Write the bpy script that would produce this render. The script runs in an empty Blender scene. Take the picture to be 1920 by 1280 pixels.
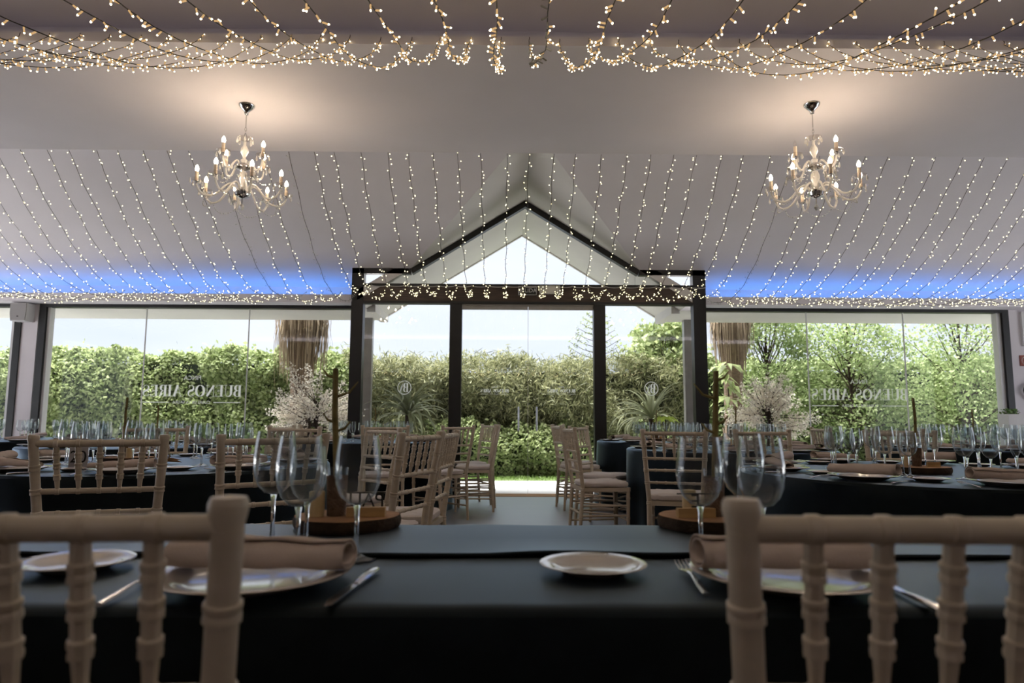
import bpy, bmesh, math, random
import numpy as np
from mathutils import Vector, Matrix
R = math.radians
rnd = random.Random(7)
nrng = np.random.default_rng(11)
scene = bpy.context.scene
COL = scene.collection

# ------------------------------------------------------------------ camera, sky, sun, exposure
F = 1280.0; CAMH = 1.0
PITCH, YAW, ROLL = R(6.46), R(0.54), R(0.27)
fw = Vector((math.sin(YAW)*math.cos(PITCH), math.cos(YAW)*math.cos(PITCH), math.sin(PITCH)))
r0 = Vector((math.cos(YAW), -math.sin(YAW), 0)); u0 = r0.cross(fw)
rt = math.cos(ROLL)*r0 + math.sin(ROLL)*u0; up = rt.cross(fw)
cam = bpy.data.objects.new('camera', bpy.data.cameras.new('camera')); COL.objects.link(cam)
cam.matrix_world = Matrix(((rt.x, up.x, -fw.x, 0), (rt.y, up.y, -fw.y, 0), (rt.z, up.z, -fw.z, CAMH), (0, 0, 0, 1)))
cam.data.lens = 24; cam.data.sensor_width = 36; cam.data.clip_start = 0.05; cam.data.clip_end = 200
cam.data.dof.use_dof = True; cam.data.dof.focus_distance = 3.3; cam.data.dof.aperture_fstop = 4.0
scene.camera = cam
def ray(x, y): return fw + rt*((x-960)/F) - up*((y-640)/F)
def atY(x, y, Y): d = ray(x, y); return Vector((0, 0, CAMH)) + d*(Y/d.y)
def atZ(x, y, Z): d = ray(x, y); return Vector((0, 0, CAMH)) + d*((Z-CAMH)/d.z)

world = bpy.data.worlds.new('sky'); scene.world = world; world.use_nodes = True
wn = world.node_tree.nodes; wl = world.node_tree.links
bg = wn['Background']
tc = wn.new('ShaderNodeTexCoord'); nz = wn.new('ShaderNodeTexNoise'); nz.inputs['Scale'].default_value = 2.2; nz.inputs['Detail'].default_value = 5
mp = wn.new('ShaderNodeMapping'); mp.inputs['Scale'].default_value = (1, 1, 3.5)
cr = wn.new('ShaderNodeValToRGB')
cr.color_ramp.elements[0].position = .35; cr.color_ramp.elements[0].color = (.66, .73, .88, 1)
cr.color_ramp.elements[1].position = .70; cr.color_ramp.elements[1].color = (.80, .84, .93, 1)
wl.new(tc.outputs['Generated'], mp.inputs[0]); wl.new(mp.outputs[0], nz.inputs['Vector']); wl.new(nz.outputs['Fac'], cr.inputs[0]); wl.new(cr.outputs[0], bg.inputs[0])
bg.inputs[1].default_value = 0.58
sun = bpy.data.objects.new('sun', bpy.data.lights.new('sun', 'SUN')); COL.objects.link(sun)
sun.data.energy = 8.5; sun.data.angle = R(35); sun.data.color = (1, .98, .94)
sun.rotation_euler = (R(-8), R(-16), 0)
vs = scene.view_settings
vs.view_transform = 'Standard'; vs.look = 'None'; vs.exposure = 1.2; vs.gamma = 1.0; vs.use_curve_mapping = False
cy = scene.cycles
cy.max_bounces = 14; cy.transmission_bounces = 14; cy.transparent_max_bounces = 40; cy.diffuse_bounces = 5; cy.glossy_bounces = 6
cy.sample_clamp_indirect = 4.0; cy.caustics_reflective = False; cy.caustics_refractive = False

# ------------------------------------------------------------------ materials
MATS = {}
def mat(name, col, rough=.5, metal=0, spec=.5, var=0, vscale=8, bump=0, bscale=60, sheen=0, coat=0, coatr=.08, stretch=(1, 1, 1), trans=0, ior=1.45, emit=None, estr=0, tint=None):
    if name in MATS: return MATS[name]
    m = bpy.data.materials.new(name); m.use_nodes = True; MATS[name] = m
    nt = m.node_tree; b = nt.nodes['Principled BSDF']
    b.inputs['Base Color'].default_value = (*col, 1); b.inputs['Roughness'].default_value = rough; b.inputs['Metallic'].default_value = metal
    b.inputs['Specular IOR Level'].default_value = spec; b.inputs['IOR'].default_value = ior
    if sheen: b.inputs['Sheen Weight'].default_value = sheen; b.inputs['Sheen Roughness'].default_value = .4
    if tint: b.inputs['Specular Tint'].default_value = (*tint, 1)
    if coat: b.inputs['Coat Weight'].default_value = coat; b.inputs['Coat Roughness'].default_value = coatr
    if trans: b.inputs['Transmission Weight'].default_value = trans
    if emit: b.inputs['Emission Color'].default_value = (*emit, 1); b.inputs['Emission Strength'].default_value = estr
    t = nt.nodes.new('ShaderNodeTexCoord'); mpn = nt.nodes.new('ShaderNodeMapping'); mpn.inputs['Scale'].default_value = stretch
    nt.links.new(t.outputs['Object'], mpn.inputs[0])
    n = nt.nodes.new('ShaderNodeTexNoise'); n.inputs['Scale'].default_value = vscale; n.inputs['Detail'].default_value = 4
    nt.links.new(mpn.outputs[0], n.inputs['Vector'])
    rp = nt.nodes.new('ShaderNodeValToRGB'); v = var
    rp.color_ramp.elements[0].position = .3; rp.color_ramp.elements[1].position = .7
    rp.color_ramp.elements[0].color = tuple(max(0, c*(1-v)) for c in col)+(1,); rp.color_ramp.elements[1].color = tuple(min(1, c*(1+v)) for c in col)+(1,)
    nt.links.new(n.outputs['Fac'], rp.inputs[0])
    if not trans: nt.links.new(rp.outputs[0], b.inputs['Base Color'])
    if bump:
        n2 = nt.nodes.new('ShaderNodeTexNoise'); n2.inputs['Scale'].default_value = bscale; n2.inputs['Detail'].default_value = 3
        nt.links.new(mpn.outputs[0], n2.inputs['Vector'])
        bp = nt.nodes.new('ShaderNodeBump'); bp.inputs['Strength'].default_value = bump; bp.inputs['Distance'].default_value = .01
        nt.links.new(n2.outputs['Fac'], bp.inputs['Height']); nt.links.new(bp.outputs[0], b.inputs['Normal'])
    return m
def satin(m, col, k, pw, rough):
    """lay a tinted satin reflection, stronger at grazing angles, over a material"""
    nt = m.node_tree; b = nt.nodes['Principled BSDF']; out = nt.nodes['Material Output']; b.inputs['Specular IOR Level'].default_value = 0
    g = nt.nodes.new('ShaderNodeBsdfGlossy'); g.inputs[0].default_value = (*col, 1); g.inputs['Roughness'].default_value = rough
    lw = nt.nodes.new('ShaderNodeLayerWeight'); p = nt.nodes.new('ShaderNodeMath'); p.operation = 'POWER'; p.inputs[1].default_value = pw
    q = nt.nodes.new('ShaderNodeMath'); q.operation = 'MULTIPLY_ADD'; q.inputs[1].default_value = k; q.inputs[2].default_value = .012
    lw.inputs['Blend'].default_value = .5; nt.links.new(lw.outputs['Facing'], p.inputs[0]); nt.links.new(p.outputs[0], q.inputs[0])
    mx = nt.nodes.new('ShaderNodeMixShader'); nt.links.new(q.outputs[0], mx.inputs[0]); nt.links.new(b.outputs[0], mx.inputs[1]); nt.links.new(g.outputs[0], mx.inputs[2]); nt.links.new(mx.outputs[0], out.inputs[0])
    if b.inputs['Normal'].is_linked: nt.links.new(b.inputs['Normal'].links[0].from_socket, g.inputs['Normal'])
    return m
def emis(name, col, s, sample=True):
    m = bpy.data.materials.new(name); m.use_nodes = True; MATS[name] = m; nt = m.node_tree; nt.nodes.clear()
    o = nt.nodes.new('ShaderNodeOutputMaterial'); e = nt.nodes.new('ShaderNodeEmission'); e.inputs[0].default_value = (*col, 1); e.inputs[1].default_value = s
    nt.links.new(e.outputs[0], o.inputs[0])
    if not sample: m.cycles.emission_sampling = 'NONE'
    return m
def thin_glass(name, tint, refl=1.0, pw=4.0, rough=.0, base=0.0):
    m = bpy.data.materials.new(name); m.use_nodes = True; MATS[name] = m; nt = m.node_tree; nt.nodes.clear()
    o = nt.nodes.new('ShaderNodeOutputMaterial'); tr = nt.nodes.new('ShaderNodeBsdfTransparent'); tr.inputs[0].default_value = (*tint, 1)
    g = nt.nodes.new('ShaderNodeBsdfGlossy'); g.inputs['Roughness'].default_value = rough
    lw = nt.nodes.new('ShaderNodeLayerWeight'); lw.inputs['Blend'].default_value = .5
    fr = nt.nodes.new('ShaderNodeMath'); fr.operation = 'POWER'; fr.inputs[1].default_value = pw; nt.links.new(lw.outputs['Facing'], fr.inputs[0])
    mu = nt.nodes.new('ShaderNodeMath'); mu.operation = 'MULTIPLY_ADD'; mu.inputs[1].default_value = refl; mu.inputs[2].default_value = base; mu.use_clamp = True
    mx = nt.nodes.new('ShaderNodeMixShader')
    nt.links.new(fr.outputs[0], mu.inputs[0]); nt.links.new(mu.outputs[0], mx.inputs[0]); nt.links.new(tr.outputs[0], mx.inputs[1]); nt.links.new(g.outputs[0], mx.inputs[2])
    nt.links.new(mx.outputs[0], o.inputs[0]); return m
def glass_solid(name, col=(1, 1, 1), ior=1.45, rough=0):
    m = bpy.data.materials.new(name); m.use_nodes = True; MATS[name] = m; nt = m.node_tree; nt.nodes.clear()
    o = nt.nodes.new('ShaderNodeOutputMaterial'); g = nt.nodes.new('ShaderNodeBsdfGlass'); g.inputs[0].default_value = (*col, 1); g.inputs['Roughness'].default_value = rough; g.inputs['IOR'].default_value = ior
    nt.links.new(g.outputs[0], o.inputs[0]); return m
def cut_crystal(name):
    m = glass_solid(name, (1, .99, .97), 1.5); nt = m.node_tree; g = next(n for n in nt.nodes if n.type == 'BSDF_GLASS'); o = next(n for n in nt.nodes if n.type == 'OUTPUT_MATERIAL')
    d = nt.nodes.new('ShaderNodeBsdfTranslucent'); d.inputs[0].default_value = (.95, .93, .9, 1); e = nt.nodes.new('ShaderNodeBsdfDiffuse'); e.inputs[0].default_value = (.95, .93, .9, 1)
    a = nt.nodes.new('ShaderNodeMixShader'); b = nt.nodes.new('ShaderNodeMixShader'); b.inputs[0].default_value = .55
    nt.links.new(d.outputs[0], a.inputs[1]); nt.links.new(e.outputs[0], a.inputs[2]); nt.links.new(g.outputs[0], b.inputs[1]); nt.links.new(a.outputs[0], b.inputs[2]); nt.links.new(b.outputs[0], o.inputs[0]); return m
def leaf_mat(name, c1, c2, transl=.35, rough=.5):
    m = bpy.data.materials.new(name); m.use_nodes = True; MATS[name] = m; nt = m.node_tree
    b = nt.nodes['Principled BSDF']; b.inputs['Roughness'].default_value = rough; b.inputs['Specular IOR Level'].default_value = .35
    gm = nt.nodes.new('ShaderNodeNewGeometry'); rp = nt.nodes.new('ShaderNodeValToRGB')
    rp.color_ramp.elements[0].color = (*c1, 1); rp.color_ramp.elements[1].color = (*c2, 1)
    nt.links.new(gm.outputs['Random Per Island'], rp.inputs[0]); nt.links.new(rp.outputs[0], b.inputs['Base Color'])
    t = nt.nodes.new('ShaderNodeBsdfTranslucent'); nt.links.new(rp.outputs[0], t.inputs[0])
    mx = nt.nodes.new('ShaderNodeMixShader'); mx.inputs[0].default_value = transl
    nt.links.new(b.outputs[0], mx.inputs[1]); nt.links.new(t.outputs[0], mx.inputs[2]); nt.links.new(mx.outputs[0], nt.nodes['Material Output'].inputs[0])
    return m

plaster = mat('white_plaster', (.76, .725, .76), .75, var=.03, vscale=1.3, bump=.05, bscale=25)
plaster_out = mat('soffit_paint', (.72, .69, .67), .7, var=.03, vscale=2)
black = mat('black_metal', (.012, .013, .015), .42, var=.2, vscale=5)
grey_metal = mat('grey_metal', (.32, .31, .30), .4, metal=.6, var=.1)
darkwood = mat('dark_stained_wood', (.055, .032, .022), .4, var=.5, vscale=4, stretch=(1, 6, 22), coat=.2)
threshwood = mat('oak_threshold', (.42, .20, .085), .45, var=.25, vscale=5, stretch=(1, 8, 8))
floorm = mat('wood_floor', (.17, .11, .09), .5, var=.35, vscale=3, stretch=(.6, 7, 1), bump=.05, bscale=9)
satin(floorm, (.84, .92, 1.0), .95, 3.0, .40)
cloth = mat('black_tablecloth', (.008, .012, .015), .6, var=.2, vscale=14, bump=.12, bscale=700)
satin(cloth, (.66, .82, 1.0), .72, 4.0, .38)
chairm = mat('limewashed_wood', (.64, .565, .455), .42, var=.08, vscale=9, stretch=(1, 1, 3), coat=.1)
cushionm = mat('white_cushion', (.72, .67, .66), .8, var=.05, vscale=20, bump=.2, bscale=90)
napm = mat('beige_napkin', (.58, .49, .44), .85, var=.05, vscale=30, bump=.25, bscale=400)
porc = mat('porcelain', (.62, .58, .56), .12, coat=.6, var=.02)
steel = mat('polished_steel', (.72, .72, .73), .14, metal=1, var=.05)
chrome = mat('chrome', (.55, .55, .55), .1, metal=1)
barkm = mat('bark', (.045, .028, .018), .9, var=.5, vscale=30, bump=.6, bscale=60)
woodslice = mat('cut_wood', (.36, .20, .10), .7, var=.25, vscale=18)
blockm = mat('light_wood_block', (.52, .34, .14), .6, var=.15, vscale=12, stretch=(1, 5, 5))
waxm = mat('candle_wax', (.62, .48, .26), .5, var=.06)
jutem = mat('jute_wrap', (.15, .10, .07), .9, var=.3, vscale=60, bump=.5, bscale=200)
twigm = mat('green_twig', (.24, .19, .065), .7, var=.4, vscale=25, bump=.4, bscale=50)
blackpaint = mat('black_paint', (.01, .01, .01), .5)
whitepaint = mat('white_paint', (.75, .75, .75), .5, var=.02)
vinyl = leaf_mat('white_vinyl', (.97, .98, .98), (.97, .98, .98), .7)
wire_m = mat('cable_dark', (.035, .028, .02), .6)
wire_w = mat('cable_white', (.55, .52, .5), .6)
redm = mat('red_sign', (.28, .06, .04), .5)
signm = mat('sign_dark', (.02, .022, .02), .5)
lime = mat('led_housing', (.6, .6, .55), .4)
glassT = thin_glass('wine_glass_bowl', (.95, .965, .97), refl=1.0, pw=2.7, base=.03, rough=.015)
glassS = glass_solid('wine_glass_stem', (.98, .99, 1))
crystal = cut_crystal('crystal')
crystalT = thin_glass('crystal_dish', (.97, .95, .93), refl=1.3, base=.10, rough=.05)
paneG = thin_glass('window_glass', (.985, .99, .988), refl=.7, pw=5, base=.022)
bulbE = emis('flame_bulb', (1, .78, .55), 64)
tipE = emis('fairy_light_glow', (1, .76, .42), 11)
tipE2 = emis('fairy_light_glow_far', (1, .88, .50), 1.7, False)
ledbody = emis('fairy_light_body', (1, .62, .28), .28, False)
ledoff = mat('fairy_light_unlit', (.45, .45, .42), .3)
blueE = emis('blue_led', (.05, .27, .85), 5)

# ------------------------------------------------------------------ builders
class MB:
    def __init__(s): s.v = []; s.f = []; s.m = []
    def add(s, vs, fs, mi=0):
        o = len(s.v); s.v += [tuple(v) for v in vs]
        for f in fs: s.f.append(tuple(i+o for i in f)); s.m.append(mi)
        return s
    def box(s, a, b, mi=0):
        x0, y0, z0 = a; x1, y1, z1 = b
        return s.add([(x0,y0,z0),(x1,y0,z0),(x1,y1,z0),(x0,y1,z0),(x0,y0,z1),(x1,y0,z1),(x1,y1,z1),(x0,y1,z1)],
                     [(0,3,2,1),(4,5,6,7),(0,1,5,4),(1,2,6,5),(2,3,7,6),(3,0,4,7)], mi)
    def poly(s, pts, mi=0): return s.add(pts, [tuple(range(len(pts)))], mi)
    def prism(s, pts, d, mi=0):
        n = len(pts); d = Vector(d); P = [Vector(p) for p in pts]; Q = [p+d for p in P]
        return s.add(P+Q, [tuple(range(n))[::-1], tuple(range(n, 2*n))]+[(i, (i+1)%n, n+(i+1)%n, n+i) for i in range(n)], mi)
    def tube(s, path, rad, n=8, mi=0, cap=True, flat=None):
        P = [Vector(p) for p in path]; k = len(P)
        if not hasattr(rad, '__len__'): rad = [rad]*k
        vs = []; a = None
        for i in range(k):
            t = (P[min(i+1, k-1)]-P[max(i-1, 0)])
            t = t.normalized() if t.length > 1e-9 else Vector((0, 0, 1))
            if a is None:
                a = Vector((1, 0, 0)) if abs(t.x) < .9 else Vector((0, 1, 0))
            a = (a - t*a.dot(t)).normalized(); b = t.cross(a)
            for j in range(n):
                th = 2*math.pi*j/n; rr = rad[i]
                vs.append(P[i]+a*rr*math.cos(th)+b*rr*math.sin(th)*(flat or 1))
        fs = [(i*n+j, i*n+(j+1)%n, (i+1)*n+(j+1)%n, (i+1)*n+j) for i in range(k-1) for j in range(n)]
        if cap: fs += [tuple(range(n))[::-1], tuple(range((k-1)*n, k*n))]
        return s.add(vs, fs, mi)
    def lathe(s, prof, n=20, c=(0, 0, 0), mi=0, closed=False, wave=None):
        k = len(prof); vs = []
        for i, (r, z) in enumerate(prof):
            for j in range(n):
                th = 2*math.pi*j/n; w = wave(th, i, r) if wave else 0
                vs.append((c[0]+(r+w)*math.cos(th), c[1]+(r+w)*math.sin(th), c[2]+z))
        fs = [(i*n+j, i*n+(j+1)%n, (i+1)*n+(j+1)%n, (i+1)*n+j) for i in range(k-1) for j in range(n)]
        if closed: fs += [((k-1)*n+j, (k-1)*n+(j+1)%n, (j+1)%n, j) for j in range(n)]
        return s.add(vs, fs, mi)
    def mesh(s, name, mats, smooth=False):
        me = bpy.data.meshes.new(name); me.from_pydata(s.v, [], s.f)
        if not isinstance(mats, (list, tuple)): mats = [mats]
        for m in mats: me.materials.append(m)
        if any(s.m): me.polygons.foreach_set('material_index', s.m)
        if smooth:
            me.polygons.foreach_set('use_smooth', [True]*len(me.polygons))
            try: me.set_sharp_from_angle(angle=R(38))
            except Exception: pass
        me.update(); return me
    def build(s, name, mats, parent=None, smooth=False): return link(name, s.mesh(name, mats, smooth), parent)
def link(name, me, parent=None, loc=None, rot=None, scale=None):
    o = bpy.data.objects.new(name, me); COL.objects.link(o)
    if parent is not None: o.parent = parent
    if loc is not None: o.location = loc
    if rot is not None: o.rotation_euler = rot
    if scale is not None: o.scale = scale if hasattr(scale, '__len__') else (scale,)*3
    return o
def tag(o, label=None, cat=None, group=None, kind=None):
    if label: o['label'] = label
    if cat: o['category'] = cat
    if group: o['group'] = group
    if kind: o['kind'] = kind
    return o
def empty(name, loc=(0, 0, 0), rz=0):
    o = bpy.data.objects.new(name, None); COL.objects.link(o); o.location = loc; o.rotation_euler = (0, 0, rz); o.empty_display_size = .05; return o
def copy_tree(o, parent=None):
    c = o.copy(); COL.objects.link(c)
    if parent is not None: c.parent = parent
    for ch in KIDS.get(o.name, []): copy_tree2(ch, c)
    return c
KIDS = {}
def copy_tree2(ch, parent):
    c = ch.copy(); COL.objects.link(c); c.parent = parent
    for g in KIDS.get(ch.name, []): copy_tree2(g, c)
def register(o):
    KIDS[o.name] = [c for c in bpy.data.objects if c.parent == o]
    for c in KIDS[o.name]: register(c)
    return o
def struct(name, mb, m, parent=None, label=None, smooth=False):
    o = mb.build(name, m, parent, smooth)
    if parent is None: o['kind'] = 'structure'
    if label: o['label'] = label
    return o
def leaves(name, C, L, W, m, parent=None, bias=(0, -.6, .5), spread=1.0, droop=0, kind='stuff'):
    """many small kite-shaped leaves in one mesh"""
    n = len(C); C = np.asarray(C); L = L*(.65+.7*nrng.random((n, 1))); W = W*(.7+.6*nrng.random((n, 1)))
    nr = nrng.normal(size=(n, 3))*spread+np.array(bias); nr /= np.linalg.norm(nr, axis=1, keepdims=True)
    d = nrng.normal(size=(n, 3)); d[:, 2] -= droop; d -= nr*(d*nr).sum(1, keepdims=True); d /= np.linalg.norm(d, axis=1, keepdims=True)+1e-9
    w = np.cross(nr, d)
    V = np.empty((n, 4, 3)); V[:, 0] = C-d*L/2; V[:, 1] = C+w*W/2+d*L*.05-nr*W*.12; V[:, 2] = C+d*L/2; V[:, 3] = C-w*W/2+d*L*.05-nr*W*.12
    me = bpy.data.meshes.new(name); me.vertices.add(4*n); me.vertices.foreach_set('co', V.ravel())
    me.loops.add(4*n); me.loops.foreach_set('vertex_index', np.arange(4*n, dtype=np.int32))
    me.polygons.add(n); me.polygons.foreach_set('loop_start', np.arange(0, 4*n, 4, dtype=np.int32))
    try: me.polygons.foreach_set('loop_total', np.full(n, 4, dtype=np.int32))
    except Exception: pass
    me.materials.append(m); me.update(calc_edges=True); me.validate()
    o = link(name, me, parent)
    if kind: o['kind'] = kind
    return o

# ------------------------------------------------------------------ the room
YP, YW = 9.0, 9.45            # portal plane, window wall plane
XL, XR, YB = -8.6, 8.4, -6.0
XC = .257                     # centre line of the doorway
SLAB, SN, SF = 3.45, 4.28, 6.10
SL0 = 2.82; SLK = .40         # foot of the sloping ceiling, its rise
def slope_z(Y): return SL0+SLK*(YW-Y)
struct('floor', MB().box((XL, YB, -.1), (XR, YP, 0)), floorm, label='dark polished wood floor of the hall')
planks = None
# wall around windows
win_t = atY(400, 568, YW).z; win_b = .10
pilL0, pilL1 = atY(33, 700, YW).x, atY(63, 700, YW).x
wL0 = atY(68, 680, YW).x
w1a, w1b = wL0, -2.0
w2a, w2b = 2.62, atY(1896, 680, YW).x
T = .22
mb = MB()
mb.box((XL, YW, 0), (w1b, YW+T, win_b)).box((w2a, YW, 0), (XR, YW+T, win_b))
mb.box((XL, YW, win_t), (-2.06, YW+T, 2.95)).box((2.68, YW, win_t), (XR, YW+T, 2.95))
mb.box((pilL0, YW, win_b), (pilL1, YW+T, win_t))
mb.box((w2b, YW, win_b), (XR, YW+T, win_t))
struct('wall_front', mb, plaster, label='white wall framing the long windows')
for nm_, x_, s_ in (('wall_left', XL, -1), ('wall_right', XR, 1)):
    xa_, xb_ = sorted((x_, x_+.2*s_)); mb = MB()
    mb.box((xa_, YB, 2.5), (xb_, YW+T, 5.3)).box((xa_, YB, 0), (xb_, YW+T, .1)).box((xa_, YB, .1), (xb_, 2.8, 2.5))
    for y_ in (2.8, 5.7, 8.6): mb.box((xa_, y_, .1), (xb_, y_+.35 if y_ < 8 else YW+T, 2.5))
    struct(nm_, mb, plaster, label=f'white side wall with added daylight windows at {"left" if s_ < 0 else "right"}')
    for q_, (ya_, yb_) in enumerate(((3.15, 5.7), (6.05, 8.6))):  # side windows are added, mostly out of view, to bring in daylight
        w_ = empty(f'window_{4+q_+(s_ > 0)*2}', (x_+.1*s_, (ya_+yb_)/2, 0)); tag(w_, 'added side window letting in extra daylight', None, None, 'structure')
        MB().box((-.005, ya_-(ya_+yb_)/2, .1), (.005, yb_-(ya_+yb_)/2, 2.5)).build('pane', paneG, w_)
struct('wall_back', MB().box((XL, YB-.2, 0), (XR, YB, 5.3)), plaster)
# ceiling: flat dropped slab, sloping bays and the dormer over the doors
apexz = 3.95; vk = .62
def vault_z(x): return apexz-vk*abs(x-XC)
hx = (apexz-slope_z(YP))/vk
yap = YW-(apexz-SL0)/SLK
top_Y = SF+.25; tz = slope_z(top_Y)
mb = MB()
a = (XC-hx, YP, slope_z(YP)); b = (XC+hx, YP, slope_z(YP)); c = (XC, yap, apexz)
mb.poly([(XL, YW, SL0), (-2.06, YW, SL0), (-2.06, YP, slope_z(YP)), a, c, (XC, top_Y, tz), (XL, top_Y, tz)])
mb.poly([(XR, YW, SL0), (XR, top_Y, tz), (XC, top_Y, tz), c, b, (2.68, YP, slope_z(YP)), (2.68, YW, SL0)])
mb.box((XL, SN, SLAB), (XR, SF, SLAB+.06))
mb.box((XL, SF-.06, SLAB+.06), (XR, SF, tz+.3)); mb.box((XL, SF, tz), (XR, top_Y+.02, tz+.3))
mb.box((XL, SN+.17, SLAB+.06), (XR, SN+.22, 3.66))
mb.poly([(XL, SN+.2, 3.65), (XR, SN+.2, 3.65), (XR, .4, 5.0), (XL, .4, 5.0)])
mb.poly([(XL, .4, 5.0), (XR, .4, 5.0), (XR, -3.7, 3.65), (XL, -3.7, 3.65)])
mb.box((XL, YB, SLAB), (XR, -3.5, SLAB+.06))
struct('ceiling', mb, plaster, label='white ceiling with a flat middle band and sloping bays')
# cove ledges with the blue light strips
struct('trim_1', MB().box((XL, SN-.02, SLAB-.0), (XR, SN, SLAB+.065)), plaster, label='narrow lip along the near edge of the flat ceiling')
lz0 = atY(400, 566, 9.2).z; lz1 = atY(400, 551, 9.2).z
mb = MB()
for xa, xb in ((XL, -2.06), (2.68, XR)):
    mb.box((xa, 9.17, lz0+.03), (xb, 9.20, lz1)); mb.box((xa, 9.17, lz0), (xb, YW, lz0+.03))
struct('trim_2', mb, plaster, label='white cove ledge above the windows')
for xa, xb, s in ((XL, -2.06, 'left'), (2.68, XR, 'right')):
    o = MB().box((xa+.02, 9.24, lz0+.04), (xb-.02, 9.27, lz0+.055)).build('light_strip', blueE)
    tag(o, f'blue light strip tucked in the cove above the {s} window', 'light strip', 'blue cove light strips')
dimblue = emis('blue_led_dim', (.05, .22, .8), .08)
o = MB().box((XL+.02, SN+.06, SLAB+.062), (XR-.02, SN+.09, SLAB+.07)).build('light_strip', dimblue)
tag(o, 'dim blue light strip along the edge of the flat ceiling', 'light strip', 'blue cove light strips')

# porch vault outside
YO = 10.75; ez = 2.56; ex = (apexz-ez)/vk
mb = MB()
for s in (-1, 1):
    # inside part of the dormer, from the valley to the portal plane, then out to the gable edge
    mb.poly([(XC, yap, apexz), (XC+s*hx, YP, slope_z(YP)), (XC, YP, apexz)])
    p0, p1 = (XC, YP, apexz), (XC+s*ex, YP, ez)
    mb.prism([p0, p1, (XC+s*ex, YO, ez), (XC, YO, apexz)], (0, 0, .14))
    mb.box((XC+s*ex-.12*(s > 0), YW+T, ez-.05), (XC+s*ex+.12*(s < 0), YO, ez+.10))
    mb.prism([(XC, YO, apexz-.02), (XC+s*ex, YO, ez-.02), (XC+s*ex, YO, ez+.16), (XC, YO, apexz+.16)], (0, .05, 0))
    xo = XC+s*ex; xe = XL if s < 0 else XR
    mb.box((min(xo, xe), YW+T, win_t-.03), (max(xo, xe), 10.85, win_t+.12))
struct('ceiling_porch', mb, plaster_out, label='white gabled porch roof and eaves outside the glass')

# portal: black posts, gable bars, header
pz = slope_z(YP)
portal = empty('door_1', (0, 0, 0)); tag(portal, 'black framed glass entrance with a gabled transom', None, None, 'structure')
def pbox(name, a, b, m=black): return MB().box(a, b).build(name, m, portal)
pw = [(-2.06, -1.90), (-.745, -.585), (1.175, 1.33), (2.51, 2.68)]
hb, ht = 2.525, 2.79
for i, (xa, xb) in enumerate(pw):
    pbox('post', (xa, YP, 0), (xb, YP+.14, pz if i in (0, 3) else hb))
pbox('header_beam', (-2.06, YP+.01, hb), (2.68, YP+.13, ht-.03), darkwood)
pbox('header_cap', (-2.06, YP-.01, ht-.035), (2.68, YP+.14, ht))
pbox('header_rail', (-1.90, YP-.012, hb-.002), (2.51, YP+.12, hb+.03))
cw = .075
for s, xe in ((-1, -2.06), (1, 2.68)):
    xk = XC+s*hx
    pbox('top_bar', (min(xe, xk), YP, pz-cw), (max(xe, xk), YP+.1, pz))
    MB().prism([(xk, YP, pz), (XC, YP, apexz), (XC, YP, apexz-cw*1.18), (xk-s*.02, YP, pz-cw)], (0, .1, 0)).build('gable_bar', black, portal)
MB().prism([(-1.9, YP+.05, ht), (2.51, YP+.05, ht), (2.51, YP+.05, pz-cw), (XC+hx, YP+.05, pz-cw), (XC, YP+.05, apexz-cw), (XC-hx, YP+.05, pz-cw), (-1.9, YP+.05, pz-cw)], (0, .01, 0)).build('transom_pane', paneG, portal)
for x in (-1.10, 1.74): pbox('pane_joint', (x-.004, YP+.044, ht), (x+.004, YP+.049, pz-cw), whitepaint)
for xa, xb in ((-1.90, -.745), (1.33, 2.51)): pbox('side_pane', (xa, YP+.06, .02), (xb, YP+.07, hb), paneG)
dm = .30
for xa, xb, hxx in ((-.585, dm-.003, dm-.125), (dm+.003, 1.175, dm+.115)):
    lf = MB().box((xa, YP+.06, .02), (xb, YP+.072, hb-.06)).build('door_leaf', paneG, portal)
    MB().box((xa, YP+.05, hb-.07), (xb, YP+.085, hb-.015)).build('door_rail', grey_metal, lf)
    MB().tube([(hxx, YP+.02, .84), (hxx, YP+.02, 1.16)], .012, 10).build('handle', steel, lf, True)
pbox('door_track', (-.585, YP+.03, hb-.02), (1.175, YP+.11, hb+.0), grey_metal)
pbox('door_seam', (dm-.002, YP+.058, .02), (dm+.002, YP+.074, hb-.07), whitepaint)
for s, xa in ((-1, -2.06), (1, 2.60)): pbox('return_panel', (xa, YP+.14, 0), (xa+.08, YW, slope_z(YW)), black)
tag(MB().box((-2.2, YP, -.1), (2.9, YP+.33, .004)).build('trim_3', threshwood), 'oak threshold board under the glass doors', None, None, 'structure')
# exit sign and emergency lamp on the header
def text_mesh(s, size, m, name='lettering', parent=None, loc=(0, 0, 0), mirror=False, align='CENTER', extrude=.001, spacing=1.0):
    cu = bpy.data.curves.new(name, 'FONT'); cu.body = s; cu.size = size; cu.align_x = align; cu.align_y = 'CENTER'; cu.extrude = extrude; cu.resolution_u = 3; cu.space_character = spacing
    t = bpy.data.objects.new('tmp', cu); COL.objects.link(t)
    dg = bpy.context.evaluated_depsgraph_get(); me = bpy.data.meshes.new_from_object(t.evaluated_get(dg))
    bpy.data.objects.remove(t)
    me.materials.clear(); me.materials.append(m)
    me.transform(Matrix.Rotation(R(90), 4, 'X'))
    if mirror: me.transform(Matrix.Diagonal((-1, 1, 1, 1)))
    return link(name, me, parent, loc)
sp = atY(989, 545, YP)
sg = empty('exit_sign', (sp.x, YP-.012, sp.z)); tag(sg, 'dark exit sign reading SALIDA above the doors', 'sign')
MB().box((-.125, 0, -.062), (.125, .02, .062)).build('plate', signm, sg)
mb = MB()
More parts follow.
